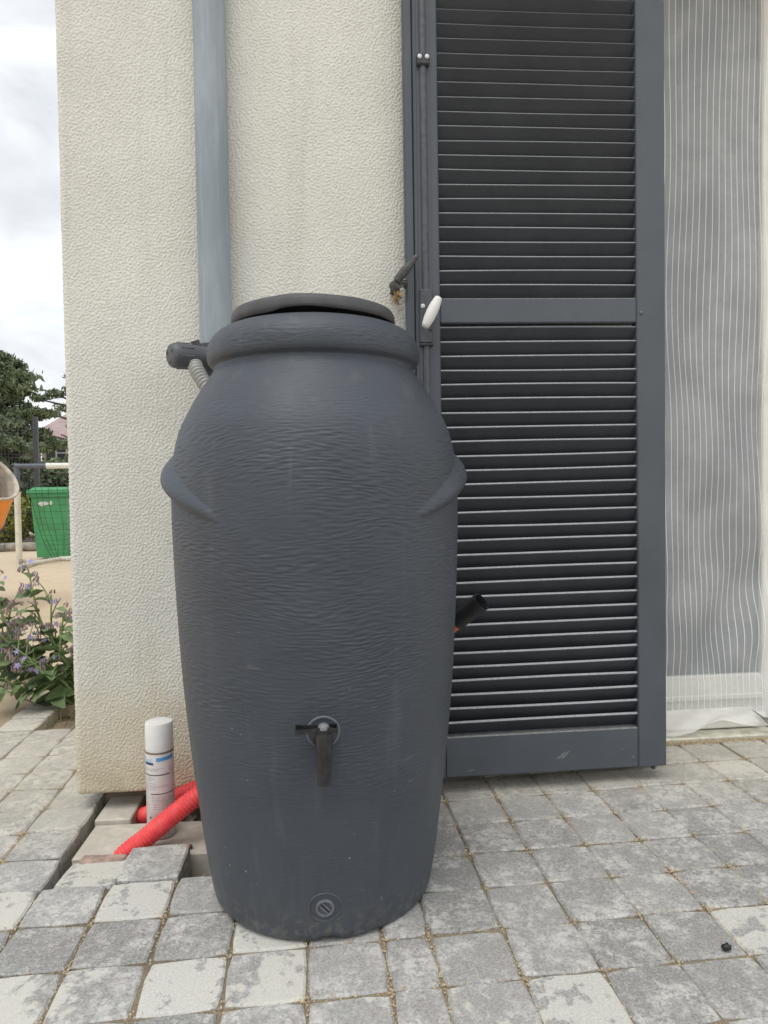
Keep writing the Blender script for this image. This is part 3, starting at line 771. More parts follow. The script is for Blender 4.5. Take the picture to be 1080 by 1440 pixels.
# ================================================================== WATER BARREL
BX, BY = .019, 1.482
barrel = thing('water_barrel', (BX, BY, gz(BX)), 'large dark grey amphora rain barrel with wrinkled plastic and side lugs', 'barrel')
prof = [(.196, .0), (.2105, .0008), (.2185, .0045), (.2232, .012), (.2262, .024), (.2310, .05), (.2364, .085), (.2448, .145), (.2537, .2212), (.2625, .295), (.2698, .3691), (.2758, .44), (.2803, .5145), (.2842, .59), (.2870, .6581), (.2890, .7151), (.2900, .7748),
        (.2896, .8116), (.2878, .8500), (.2822, .8952), (.2700, .9394), (.2530, .9743), (.2265, 1.0190), (.2095, 1.0445), (.2035, 1.0555), (.2030, 1.0600),
        (.2062, 1.0636), (.2115, 1.0680), (.2150, 1.0755), (.2160, 1.0850), (.2145, 1.0990), (.2085, 1.1135), (.1975, 1.1265), (.1830, 1.1355), (.1690, 1.1395), (.1560, 1.1400), (.1480, 1.1360), (.145, 1.12)]
P = np.array(prof); seg = np.r_[0, np.cumsum(np.hypot(*np.diff(P, axis=0).T))]
NR = 1000
tt = np.linspace(0, seg[-1], NR)
def cr_interp(x, xp, fp):
    # monotone-ish cubic through the profile points
    mm = np.gradient(fp, xp); i = np.clip(np.searchsorted(xp, x)-1, 0, len(xp)-2); h = xp[i+1]-xp[i]; t = (x-xp[i])/h
    return (2*t**3-3*t**2+1)*fp[i]+(t**3-2*t**2+t)*h*mm[i]+(-2*t**3+3*t**2)*fp[i+1]+(t**3-t**2)*h*mm[i+1]
rr_ = cr_interp(tt, seg, P[:, 0]); zz_ = cr_interp(tt, seg, P[:, 1])
zz_ = np.maximum(zz_, 0)
NT = 540
th = np.linspace(0, 2*np.pi, NT, endpoint=False)          # 0 = +X, -pi/2 = towards the camera
dr = np.gradient(rr_, tt); dz = np.gradient(zz_, tt); nl = np.hypot(dr, dz); nr_a, nz_a = dz/nl, -dr/nl
# wrinkles: long, nearly level, wandering
Hh, Ww = NR, NT
warp = band(Hh, Ww, 150, 330, 90, 220, 11)*5.0+band(Hh, Ww, 30, 70, 30, 60, 12)*1.5
wr = band(Hh, Ww, 3.8, 6.0, 9, 17, 13); wr2 = band(Hh, Ww, 6, 10, 14, 30, 14)
rows_i = (np.arange(Hh)[:, None]+warp); i0 = np.floor(rows_i).astype(int); fr_ = rows_i-i0; cj = np.arange(Ww)[None, :]
def samp(a): return a[i0 % Hh, cj]*(1-fr_)+a[(i0+1) % Hh, cj]*fr_
wrk = samp(wr)*.80+samp(wr2)*.24
wrk = np.sign(wrk)*np.abs(wrk)**.85
patch = .75+.25*band(Hh, Ww, 90, 200, 60, 160, 15)
zcol = zz_[:, None]
amp = np.interp(zcol[:, 0], [0, .05, .12, .30, .45, .60, .93, 1.0, 1.03, 1.075, 1.09, 1.128, 1.137, 1.2], [.0, .03, .20, .50, .80, 1, 1, .40, .06, .25, .85, .75, .1, 0])[:, None]
dsp = wrk*.00042*amp*np.clip(patch, .3, 1.3)
# lugs left and right: a horn that tapers towards the front and droops
for side in (0, np.pi):
    d = np.abs((th-side+np.pi) % (2*np.pi)-np.pi)          # 0 at the side
    k = np.clip(d/R(54), 0, 1)
    zc = .8520-.088*k**1.25; hw = .0385*(1-k)**.62+.0035; A = .0215*(1-k**2.2)*(k < 1)
    q = (zcol-zc[None, :])/hw[None, :]
    # steeper below than above
    q = np.where(q < 0, q*1.12, q*.92)
    b = np.where(np.abs(q) < 1, (1-q*q)**1.35, 0)
    dsp = dsp+A[None, :]*b
RRR = rr_[:, None]+nr_a[:, None]*dsp; ZZZ = zcol+nz_a[:, None]*dsp
dth = (th+np.pi/2+.0+np.pi) % (2*np.pi)-np.pi
notch = np.exp(-((dth-.02)/.085)**4)[None, :]*np.clip(1-zcol/.022, 0, 1); ZZZ = ZZZ+notch*.0062; RRR = RRR-notch*.004
bv = np.stack([RRR*np.cos(th)[None, :], RRR*np.sin(th)[None, :], ZZZ], -1).reshape(-1, 3)
body = link('body', npmesh('body', bv, gridquads(NT, NR, True), BARREL, True), barrel)
MB().lathe([(.0, .001), (.196, .0)], 48).obj('base', BARREL, barrel, None, (0, 0, 0))
# lid with a grip notch at the front
lp = [(.001, 1.1690), (.155, 1.1670), (.1625, 1.1600), (.1640, 1.1415), (.1668, 1.1420), (.1672, 1.1560), (.1660, 1.1650), (.1622, 1.1718), (.1540, 1.1752), (.140, 1.1768), (.10, 1.1790), (.05, 1.1800), (.001, 1.1805)]
NL = 200; lv = []
for i, (r, z) in enumerate(lp):
    for j in range(NL):
        a = 2*math.pi*j/NL; d = ((a+math.pi/2+math.pi) % (2*math.pi))-math.pi     # 0 = front
        # skirt height varies: hugging the rim at the left, lifted at the front and right
        w1 = 1/(1+math.exp(-(d+.44)/.03))*(1/(1+math.exp((d-.06)/.09)))           # grip notch
        lift = .0012+.0066*w1 if i in (3, 4) else .0012*w1*(i == 5)
        lift += .0024*(1/(1+math.exp(-(d+.2)/.1)))*(math.cos(d)*.5+.5)*1.7*(i in (3, 4))
        rr0 = r-(.0042*w1 if 2 <= i <= 6 else .003*w1 if i == 7 else 0)
        zt = z+lift+.0014*w1*(i in (6, 7, 8))
        lv.append((rr0*math.cos(a), rr0*math.sin(a), zt+.002))
lid = link('lid', npmesh('lid', np.array(lv), gridquads(NL, len(lp), True), LID, True), barrel)
MB().lathe([(.12, 1.150), (.135, 1.150)], 48).obj('lid_seat', BLACKP, lid, None, (0, 0, 0))
# tap
def on_front(phi, z, out_):                   # point on the barrel front (phi from front, + = right)
    r = float(np.interp(z, zz_[:790], rr_[:790]))+out_
    return Vector((r*math.sin(phi), -r*math.cos(phi), z))
tz = .388
tp = link('tap', None, barrel, on_front(0, tz, 0))
def T_(mb, name, mat, par, sm=40): return mb.obj(name, mat, par, sm, (0, 0, 0))
slope = math.atan2(.2758-.2625, .44-.295)     # the wall leans outward going up
Mt = Matrix.Rotation(R(90)+slope, 4, 'X')
RINGM = plain('worn_boss', (.125, .135, .16), .5, 0, .12, 80)
T_(MB().lathe([(.0240, -.002), (.0258, .0019), (.0282, .0019), (.0300, -.002)], 48, Matrix.Translation((0, -.001, .013)) @ Mt), 'boss_ring', RINGM, tp)
T_(MB().lathe([(.0, .004), (.016, .004), (.0175, .0025), (.0175, -.002)], 32, Mt), 'flange', TAPP, tp)
T_(MB().tube([(0, .005, 0), (0, -.018, 0), (0, -.034, .002)], [.012, .0115, .0115], 20), 'stem', TAPP, tp)
sx = [(-.036, .024, .0145), (-.037, .012, .0152), (-.0375, -.01, .0145), (-.037, -.035, .0128), (-.036, -.058, .0118), (-.036, -.063, .0116)]
T_(MB().tube([(0, y, z) for y, z, r in sx], [r*.93 for y, z, r in sx], 28), 'spout', TAPP, tp, 50)
T_(MB().tube([(0, -.036, -.0632), (0, -.036, -.0636)], [.0088, .0088], 20), 'outlet', BLACKP, tp, 50)
lev = MB()                                     # bow-tie lever: flat web with raised edges
def lever(x0, x1, h0, h1):
    for s_ in (1, -1):
        lev.add([(x0, -.036+s_*h0, .0268), (x1, -.036+s_*h1, .0268), (x1, -.036+s_*(h1-.0022), .0268), (x0, -.036+s_*(h0-.0022), .0268),
                 (x0, -.036+s_*h0, .0345), (x1, -.036+s_*h1, .0345), (x1, -.036+s_*(h1-.0022), .0345), (x0, -.036+s_*(h0-.0022), .0345)],
                [(0, 3, 2, 1), (4, 5, 6, 7), (0, 1, 5, 4), (1, 2, 6, 5), (2, 3, 7, 6), (3, 0, 4, 7)])
    lev.add([(x0, -.036-h0+.001, .0275), (x1, -.036-h1+.001, .0275), (x1, -.036+h1-.001, .0275), (x0, -.036+h0-.001, .0275)], [(0, 1, 2, 3)])
    xe = x1-.0018 if x1 > 0 else x1+.0018
    lev.box((min(x1, xe), -.036-h1+.001, .0270), (max(x1, xe), -.036+h1-.001, .0343))
lever(-.006, -.047, .0075, .0165); lever(.006, .0235, .0075, .0140)
lev.tube([(0, -.036, .0235), (0, -.036, .030)], .0125, 24)
T_(lev, 'lever', TAPP, tp, None)
T_(MB().lathe([(.0102, .0295), (.0098, .0335), (.0080, .0372), (.0045, .0395), (.0, .0402)], 24, Matrix.Translation((0, -.036, 0))), 'lever_cap', plain('worn_grey_cap', (.15, .155, .16), .4), tp, 60)
# drain plug
dpz = .0735
pl = link('drain_plug', None, barrel, on_front(0.0, dpz, 0)+Vector((-.002, 0, 0)))
Mp = Matrix.Rotation(R(90)+math.atan2(.2448-.2310, .095), 4, 'X')
T_(MB().lathe([(.0255, -.001), (.0272, .0009), (.0284, .0009), (.030, -.001)], 48, Mp), 'boss_ring', plain('boss_plastic', (.062, .068, .082), .5), pl)
T_(MB().lathe([(.0118, .0005), (.0125, .0040), (.0152, .0046), (.0166, .0035), (.0172, -.002)], 40, Mp), 'plug_rim', RINGM, pl)
T_(MB().lathe([(.0, .0012), (.0120, .0012)], 32, Mp), 'plug_face', plain('plug_plastic', (.075, .082, .10), .5), pl)
Mq = Mp @ Matrix.Rotation(R(-48), 4, 'Z')
for s_ in (-1, 1): T_(MB().box((-.0108, s_*.0036-.0016, .001), (.0108, s_*.0036+.0016, .0036), Mq, .0006), 'slot_rib', RINGM, pl, None)
T_(MB().box((-.0105, -.0014, .0008), (.0105, .0014, .0016), Mq), 'slot', BLACKP, pl, None)

# ------------------------------------------------------------------ conduits, pipe, can
def corrugated(name, pts, r, per, depth, mat, label, cat='conduit', group=None):
    p = resample(bez(pts, 40), per/6); rad = [r-depth*.5+depth*.5*math.tanh(1.8*math.sin(i/6*2*math.pi)) for i in range(len(p))]
    mb = MB().tube(p, rad, 22, cap=True); return tag(mb.obj(name, mat, None, 180, tuple(p[0])), label, cat, group)
corrugated('red_conduit', [(-.470, 1.690, -.062), (-.440, 1.693, -.028), (-.385, 1.698, .012), (-.325, 1.702, .058), (-.262, 1.712, .100), (-.20, 1.745, .118), (-.13, 1.79, .09), (-.09, 1.82, .02), (-.075, 1.83, -.03)], .0235, .0085, .0032, REDP,
           'bright red corrugated conduit rising from the paving pit past the spray can')
corrugated('red_conduit', [(-.475, 2.0, -.060), (-.45, 1.925, -.042), (-.40, 1.875, -.005), (-.335, 1.862, .035), (-.27, 1.857, .055), (-.19, 1.862, .045), (-.13, 1.868, .0)], .0225, .0085, .003, REDP,
           'red corrugated conduit coming from under the house wall behind the spray can')
# black pipe end on an orange duct behind the barrel
corrugated('orange_duct', [(.20, 1.80, .02), (.205, 1.80, .16), (.225, 1.785, .30), (.265, 1.75, .40), (.316, 1.706, .462), (.366, 1.663, .512)], .0212, .009, .003, ORANGEP, 'orange corrugated duct standing behind the barrel with a black end', 'duct')
bp0, bp1 = Vector((.351, 1.676, .497)), Vector((.402, 1.632, .548))
dd = (bp1-bp0)
mb = MB(); Mx = dd.normalized().to_track_quat('Z', 'Y').to_matrix().to_4x4(); Mx.translation = bp0; ll = dd.length
mb.lathe([(.0210, .006), (.0228, .0), (.0228, .03), (.0228, ll), (.0205, ll), (.0200, ll-.05), (.0, ll-.052)], 36, Mx)
tag(mb.obj('black_pipe', BLACKP, None, 40, tuple(bp0)), 'short open black pipe poking out between barrel and shutter', 'pipe')

CX, CY, CZ = -.372, 1.772, -.0205
can = thing('spray_can', (CX, CY, CZ), 'white spray can with blue printed label standing on the concrete slab', 'spray can')
def m_can():
    n = N('can_label'); o = n.coord(); a = n.noise(o, 35, 4, .6); s = n.noise(o, 180, 3, .7)
    c = n.mix(n.ramp(a, .45, .7), (.66, .635, .615), (.55, .52, .51)); c = n.mix(n.ramp(s, .66, .74, 0, .6), c, (.22, .20, .19))
    return n.set(color=c, rough=.35)
cr_ = .0335
MB().lathe([(.0, .004), (.027, .004), (.0315, .0), (cr_, .0025), (cr_, .205), (.0325, .2085), (.0312, .210)], 48).obj('can_body', m_can(), can, 40, (0, 0, 0))
MB().lathe([(.0338, .2072), (.0343, .2085), (.0343, .2105), (.0335, .2115)], 48).obj('seam_ring', plain('tin_rim', (.25, .19, .13), .5, .4), can, 40, (0, 0, 0))
MB().lathe([(.0330, .2112), (.0334, .214), (.0330, .276), (.0318, .2785), (.0295, .2795), (.0, .2798)], 48).obj('cap', WHITEP, can, 35, (0, 0, 0))
def strip(name, a0, a1, z0, z1, mat, z0b=None, z1b=None, off=.00025):
    """printed band on the can; angles from the front, + = right"""
    n_ = max(2, int(abs(a1-a0)/R(6))); v = []; f = []
    for i in range(n_+1):
        t = i/n_; a = lerp(a0, a1, t)-R(15); r = cr_+off
        v += [(r*math.sin(a), -r*math.cos(a), lerp(z0, z0b if z0b is not None else z0, t)), (r*math.sin(a), -r*math.cos(a), lerp(z1, z1b if z1b is not None else z1, t))]
    f = [(2*i, 2*i+2, 2*i+3, 2*i+1) for i in range(n_)]
    return MB().add(v, f).obj(name, mat, can, None, (0, 0, 0))
BLUE = plain('print_blue', (.08, .30, .58), .4); NAVY = plain('print_navy', (.03, .055, .14), .4); INK = plain('print_ink', (.03, .03, .032), .4); GREYI = plain('print_grey', (.30, .285, .28), .5); PBLUE = plain('print_pale_blue', (.40, .55, .68), .4)
strip('label_band', R(12), R(88), .190, .1985, BLUE, .192, .2015)
strip('label_band', R(-72), R(-10), .188, .1945, PBLUE); strip('label_band', R(-62), R(-52), .1905, .1955, BLUE, off=.0004)
strip('label_logo', R(-52), R(0), .1815, .1868, NAVY); strip('label_logo', R(-40), R(-10), .1870, .1880, BLUE, off=.0004)
strip('label_rule', R(-80), R(68), .1560, .1582, INK); strip('label_rule', R(-14), R(88), .1100, .1122, INK)
rr = random.Random(3)
for zt_, xa, xb in [(.172, -60, 40), (.168, -60, 20), (.148, -70, 5), (.143, -70, -10), (.136, -70, 10), (.131, -62, 55), (.127, -62, 60), (.122, -62, 10), (.104, -10, 70), (.100, -10, 72), (.096, -10, 70), (.092, -8, 66), (.087, -8, 70), (.083, 0, 60), (.079, -5, 62), (.074, -5, 40)]:
    x_ = xa
    while x_ < xb:
        w_ = rr.uniform(5, 15); strip('label_text', R(x_), R(min(xb, x_+w_)), zt_, zt_+.0011, GREYI); x_ += w_+rr.uniform(2, 4)
strip('label_mark', R(-22), R(-15), .0505, .0555, INK); strip('label_mark', R(10), R(15), .0505, .0565, INK)

# ================================================================== YARD AND BEYOND (left of the house)
# wheelie bin
GREEN = plain('green_bin_plastic', (.055, .275, .105), .5, 0, .15, 6, .1)
bin_ = thing('wheelie_bin', (-3.42, 10.1, gz(-3.42)), 'green wheeled rubbish bin standing behind the goal net', 'bin')
mb = MB()
def frustum(mb, x0, y0, w0, d0, z0, w1, d1, z1, yo=0):
    mb.add([(x0-w0/2, y0-d0/2, z0), (x0+w0/2, y0-d0/2, z0), (x0+w0/2, y0+d0/2, z0), (x0-w0/2, y0+d0/2, z0), (x0-w1/2, y0+yo-d1/2, z1), (x0+w1/2, y0+yo-d1/2, z1), (x0+w1/2, y0+yo+d1/2, z1), (x0-w1/2, y0+yo+d1/2, z1)],
           [(0, 3, 2, 1), (4, 5, 6, 7), (0, 1, 5, 4), (1, 2, 6, 5), (2, 3, 7, 6), (3, 0, 4, 7)])
frustum(mb, 0, 0, .37, .38, .035, .47, .46, .87); mb.obj('body', GREEN, bin_, None, (0, 0, 0))
mb = MB(); frustum(mb, 0, 0, .51, .50, .845, .51, .50, .895); mb.obj('rim', GREEN, bin_, None, (0, 0, 0))
mb = MB(); frustum(mb, 0, -.01, .54, .53, .897, .53, .52, .935); frustum(mb, 0, -.0, .50, .49, .9352, .40, .40, .972); mb.obj('lid', GREEN, bin_, None, (0, 0, 0))
MB().tube([(-.2, .28, .91), (.2, .28, .91)], .015, 10).obj('handle', GREEN, bin_, 60, (0, 0, 0))
for s_ in (-1, 1): MB().tube([(s_*.19, .2, .10), (s_*.25, .2, .10)], .10, 24).obj('wheel', BLACKP, bin_, 40, (0, 0, 0))
SMEAR = plain('white_smear', (.6, .62, .58), .8)
for (x, z, a, b) in ((-.09, .752, .062, .036), (-.05, .755, .04, .03), (.02, .762, .024, .03)):
    v = [(x+a*math.cos(t)*random.uniform(.7, 1.1), -.2257-(z-.755)*.05, z+b*math.sin(t)*random.uniform(.7, 1.1)) for t in np.linspace(0, 2*math.pi, 12, endpoint=False)]
    MB().add(v, [tuple(range(12))]).obj('paint_smear', SMEAR, bin_, None, (0, 0, 0))

# small football goal
CREAMP = plain('cream_tube_paint', (.62, .60, .50), .55, 0, .12, 10); SLATEP = plain('slate_sleeve', (.10, .115, .15), .5)
WHT = plain('white_tube_paint', (.72, .72, .68), .5)
GX, GY = -3.385, 8.75; g0 = gz(GX)
goal = thing('football_goal', (GX, GY, g0), 'small white football goal with dark corner sleeve and black net', 'goal')
MB().tube([(GX, GY, g0), (GX, GY, .86)], .035, 14).obj('post', CREAMP, goal, 60)
MB().tube([(GX, GY, .86), (GX, GY, 1.15)], .030, 14).obj('corner_sleeve', SLATEP, goal, 60)
MB().tube([(GX-.02, GY, 1.165), (GX+.33, GY+.02, 1.165)], .028, 14).obj('corner_sleeve', SLATEP, goal, 60)
MB().tube([(GX+.33, GY+.02, 1.165), (GX+1.75, GY+.10, 1.165)], .034, 14).obj('crossbar', WHT, goal, 60)
MB().tube([(GX+2.0, GY+.11, g0+.02), (GX+2.0, GY+.11, 1.165)], .035, 14).obj('post', CREAMP, goal, 60)
MB().tube([(GX+1.75, GY+.10, 1.165), (GX+2.0, GY+.11, 1.165)], .030, 14).obj('corner_sleeve', SLATEP, goal, 60)
MB().tube(bez([(GX, GY+.03, g0+.035), (GX+.03, GY+.5, g0+.03), (GX+.16, GY+.93, g0+.03)], 6), .026, 10).obj('ground_tube', CREAMP, goal, 60)
MB().tube([(GX+.14, GY+.93, g0+.03), (GX+1.1, GY+.98, g0+.03), (GX+2.0, GY+1.0, g0+.04)], .030, 10).obj('ground_tube', WHT, goal, 60)
net = MB()
def npnt(u, v):                               # u along the crossbar, v from the bar down to the rear tube
    a = Vector((GX+.02+u*1.97, GY+.02+u*.09, 1.155)); b = Vector((GX+.06-.27*min(1, u*6)+u*1.94, GY+.93+u*.06, g0+.04))
    p = a.lerp(b, v); p.z -= .08*math.sin(math.pi*v); p.y += .02*math.sin(u*9); p.x += .02*math.sin(v*6+u*20); return p
for i in range(20):
    u = i/19; net.tube([npnt(u, k/14) for k in range(15)], .0032, 4, False)
for k in range(1, 15):
    v = k/15; net.tube([npnt(i/24, v) for i in range(25)], .0028, 4, False)
net.obj('net', BLACKP, goal)

# cement mixer just inside the picture's left side
ORP = plain('orange_drum_paint', (.78, .27, .03), .5, .1, .25, 5, .2); CEM = plain('cement_crust', (.54, .48, .41), .95, 0, .25, 14, .6); FRM = plain('mixer_frame', (.06, .06, .065), .6)
mix = thing('cement_mixer', (-2.85, 5.75, gz(-2.85)), 'orange cement mixer with cement crusted drum beside the yard', 'cement mixer')
rc_ = Vector((-2.325, 5.50, .965)); axd = Vector((.68, -.30, .60)).normalized()
Mx = axd.to_track_quat('Z', 'Y').to_matrix().to_4x4(); Mx.translation = rc_
drum = [(.0, -.62), (.20, -.615), (.26, -.58), (.31, -.42), (.315, -.30), (.30, -.26), (.225, -.02), (.222, -.004)]
d_ = MB().lathe(drum, 48, Mx).obj('drum', ORP, mix, 50)
MB().lathe([(.2225, -.012), (.232, -.006), (.236, .004), (.228, .012), (.214, .006), (.208, -.01), (.285, -.28), (.29, -.42), (.24, -.56), (.0, -.60)], 48, Mx).obj('drum_mouth', CEM, d_, 50, (-2.85, 5.75, gz(-2.85)))
MB().lathe([(.318, -.345), (.330, -.340), (.330, -.315), (.318, -.31)], 48, Mx).obj('ring_gear', FRM, mix, 50)
for s_ in (-1, 1):
    MB().tube([rc_-axd*.35+Vector((.15, .34*s_, 0)), rc_-axd*.45+Vector((.05, .40*s_, -.30)), Vector((-2.72, 5.68+.32*s_, .33)), Vector((-2.62+.1*s_, 5.68+.34*s_, gz(-2.8)))], .024, 10).obj('leg', FRM, mix, 60)
MB().tube([Vector((-2.70, 5.34, .34)), Vector((-2.70, 6.02, .34))], .022, 10).obj('cross_tube', FRM, mix, 60)
MB().tube([Vector((-2.72, 5.68, .34)), Vector((-3.30, 5.85, .22)), Vector((-3.30, 5.85, .18))], .024, 10).obj('frame', FRM, mix, 60)
for s_ in (-1, 1): MB().tube([(-3.30, 5.85+s_*.26, gz(-3.3)+.18), (-3.30, 5.85+s_*.33, gz(-3.3)+.18)], .18, 28).obj('wheel', BLACKP, mix, 40)
MB().tube([(-3.30, 5.58, gz(-3.3)+.18), (-3.30, 6.12, gz(-3.3)+.18)], .012, 8).obj('axle', FRM, mix, 40)
MB().box((-3.12, 5.62, .50), (-2.82, 5.98, .88), None, .03).obj('motor_housing', ORP, mix)

# ---- foliage helpers
def leafcloud(pts, size, mat, name, parent, origin, flat=.4, elong=1.6):
    """many small leaf faces, one quad each, folded directions random"""
    n = len(pts); pts = np.asarray(pts, dtype=float)
    d = rng.normal(size=(n, 3)); d[:, 2] *= flat; d /= np.linalg.norm(d, axis=1)[:, None]
    q = rng.normal(size=(n, 3)); q -= (q*d).sum(1)[:, None]*d; q /= np.linalg.norm(q, axis=1)[:, None]
    s = size*rng.uniform(.6, 1.3, n)[:, None]
    a = pts-d*s*elong*.5; b = pts+d*s*elong*.5; m1 = pts+q*s*.35; m2 = pts-q*s*.35
    v = np.stack([a, m1, b, m2], 1).reshape(-1, 3)-np.array(origin)
    me = npmesh(name, v, np.arange(4*n).reshape(-1, 4), mat, False)
    return link(name, me, parent)
def m_leaf(name, a, b, rough=.6):
    n = N(name); p = n.pos(); f = n.noise(p, 3.0, 4, .7); g_ = n.noise(p, 40, 2, .5)
    n.set(color=n.mix(n.ramp(n.math('ADD', n.math('MULTIPLY', f, .5), n.math('MULTIPLY', g_, .5)), .38, .62), a, b), rough=rough, spec=.3); return n.m
PINEL = m_leaf('pine_needles', (.085, .115, .068), (.20, .25, .135)); PINE2 = m_leaf('pine_needles_deep', (.075, .10, .062), (.17, .215, .12))
HEDL = m_leaf('hedge_leaves', (.13, .16, .03), (.36, .37, .08)); SHRL = m_leaf('shrub_leaves', (.03, .045, .026), (.085, .115, .055))
BARK = plain('pine_bark', (.11, .085, .065), .95, 0, .3, 8, .6)
def pine(name, base, trunk_h, pads, label, mat, seed):
    rr = np.random.default_rng(seed); root = thing(name, base, label, 'tree', 'pine trees beyond the fence'); b = Vector(base)
    tr = MB().tube([(0, 0, -.1), (.1, .05, trunk_h*.4), (-.05, .1, trunk_h*.75), (.05, 0, trunk_h)], [.22, .17, .11, .04], 10)
    P_ = []
    for (dx, dy, zc, rx_, rz_) in pads:
        tr.tube([(0, 0, zc-.5), (dx*.5, dy*.5, zc-.25), (dx, dy, zc-.05)], [.06, .045, .02], 6)
        k = int(2000*rx_*rx_/1.2)
        u = rr.normal(size=(k, 3)); u /= np.linalg.norm(u, axis=1)[:, None]; u *= rr.uniform(.45, 1, (k, 1))**.5
        lump = 1+.3*np.sin(u[:, :1]*7+dx*3)*np.cos(u[:, 1:2]*6+zc)
        pt = np.stack([dx+u[:, 0]*rx_*lump[:, 0], dy+u[:, 1]*rx_*.9*lump[:, 0], zc+u[:, 2]*rz_*lump[:, 0]], 1)
        gaps = np.sin(pt[:, 0]*5.1+zc*2)+np.sin(pt[:, 1]*4.3-zc)+np.sin(pt[:, 2]*6.7) < 1.0
        P_.append(pt[gaps])
    tr.obj('trunk', BARK, root, 60, (0, 0, 0))
    leafcloud(np.concatenate(P_), .095, mat, 'crown', root, (0, 0, 0), 1.0, 2.4)
rr = random.Random(8); pads = []
for zc, ext in ((5.2, .5), (4.75, .8), (4.3, 1.0), (3.85, 1.05), (3.35, 1.0), (2.9, 1.1), (2.4, 1.5), (1.9, 1.6), (1.4, 1.6)):
    for k in range(7):
        a = rr.uniform(0, 6.28); r = ext*rr.uniform(.35, 1); pads.append((r*math.cos(a), r*math.sin(a), zc+rr.uniform(-.15, .15), rr.uniform(.42, .68), rr.uniform(.15, .26)))
pads += [(1.55, -.4, 3.42, .45, .11), (1.25, -.3, 3.45, .5, .14), (1.05, -.5, 4.15, .42, .15), (.8, -.5, 4.6, .4, .16)]
pine('pine_tree', (-9.75, 24, 0), 5.3, pads, 'tall layered pine tree behind the wire mesh fence', PINEL, 3)
rr = random.Random(18); pads = []
for zc, ext in ((6.0, .2), (5.6, .3), (5.2, .4), (4.8, .5), (4.45, .5), (3.3, .5), (2.9, .5), (2.2, .8)):
    for k in range(5):
        a = rr.uniform(0, 6.28); r = ext*rr.uniform(.3, 1); pads.append((r*math.cos(a), r*math.sin(a), zc+rr.uniform(-.12, .12), rr.uniform(.3, .5), rr.uniform(.13, .2)))
pads += [(-1.05, -.2, 4.55, .35, .14), (-1.6, -.2, 4.38, .38, .11), (-1.25, -.3, 3.85, .38, .12), (-.8, -.3, 4.0, .4, .15), (-1.5, -.3, 3.12, .42, .12), (-.9, -.3, 3.1, .4, .14)]
pine('pine_tree', (-8.05, 27.5, 0), 6.1, pads, 'slender pine tree in front of the pink roofed house', PINE2, 4)

def shrub(name, base, rad, h, n, size, mat, label, group, seed):
    rr = np.random.default_rng(seed); root = thing(name, base, label, 'shrub', group)
    st_ = MB()
    for k in range(7):
        a = rr.uniform(0, 6.28); st_.tube([(0, 0, -.02), (rad*.4*math.cos(a), rad*.4*math.sin(a), h*.4), (rad*.75*math.cos(a), rad*.75*math.sin(a), h*.8)], [.02, .013, .005], 5)
    st_.obj('stem', BARK, root, None, (0, 0, 0))
    u = rr.normal(size=(n, 3)); u /= np.linalg.norm(u, axis=1)[:, None]; u *= rr.uniform(.4, 1, (n, 1))**.45
    k = 1+.25*np.sin(u[:, 0]*6+seed)*np.cos(u[:, 2]*5)
    leafcloud(np.stack([u[:, 0]*rad*k, u[:, 1]*rad*k, h*.52+u[:, 2]*h*.5*k], 1), size, mat, 'foliage', root, (0, 0, 0), 1, 1.7)
for i, (x, y, r_, h) in enumerate(((-4.95, 12.3, .55, 1.0), (-4.25, 12.6, .5, .95), (-5.8, 12.4, .6, .95))):
    shrub('leafy_shrub', (x, y, gz(x)), r_, h, 2400, .06, HEDL, 'yellow green shrub growing in the border between the goal and the mesh fence', 'yellow green border shrubs', 30+i)
for i, (x, y, r_, h) in enumerate(((-6.2, 15.5, 1.0, 1.5), (-5.2, 15.9, .9, 1.25), (-4.2, 15.6, .9, 1.3), (-7.4, 15.6, 1.0, 1.7), (-9.2, 17, 1.1, 1.7))):
    shrub('dark_shrub', (x, y, gz(x)), r_, h, 2600, .09, SHRL, 'dense dark green shrub standing behind the wire mesh fence', 'dark shrubs behind the fence', 50+i)
rr = random.Random(4)
for i, (x, y) in enumerate(((-13.2, 33.5), (-11.8, 33.8), (-14.8, 33.2))):
    shrub('garden_bush', (x, y, 0), 1.1, 2.6-.1*i, 2200, .16, PINEL, 'green bush below the shuttered window of the pink roofed house', 'bushes by the far house', 70+i)

# wire mesh fence
FEN = plain('fence_coating', (.055, .060, .066), .5, .2, .1)
f0, f1, fy0, fy1 = Vector((-6.95, 9.0, 0)), Vector((-4.33, 12.0, 0)), 0, 0
fence = thing('mesh_fence', (f1.x, f1.y, gz(f1.x)), 'dark grey welded wire mesh fence with square post', 'fence')
def panel(a, b, z0, z1):
    mb = MB(); n_ = int((b-a).length/.055)
    for i in range(n_+1):
        p = a.lerp(b, i/n_); mb.tube([(p.x, p.y, z0), (p.x, p.y, z1)], .0028, 4, False)
    for zz in (z0+.05, z0+.25, .55, .60, .95, 1.0, 1.42, 1.47, 1.80, 1.85, 1.98, z1-.01): mb.tube([(a.x, a.y, zz), (b.x, b.y, zz)], .0036, 4, False)
    return mb.obj('wire_panel', FEN, fence)
panel(f0, f1, .0, 2.05)
f2 = Vector((-1.9, 12.6, 0))
for p in (f0, f1): MB().box((p.x-.035, p.y-.035, gz(p.x)), (p.x+.035, p.y+.035, 2.08), None, .005).obj('post', FEN, fence)
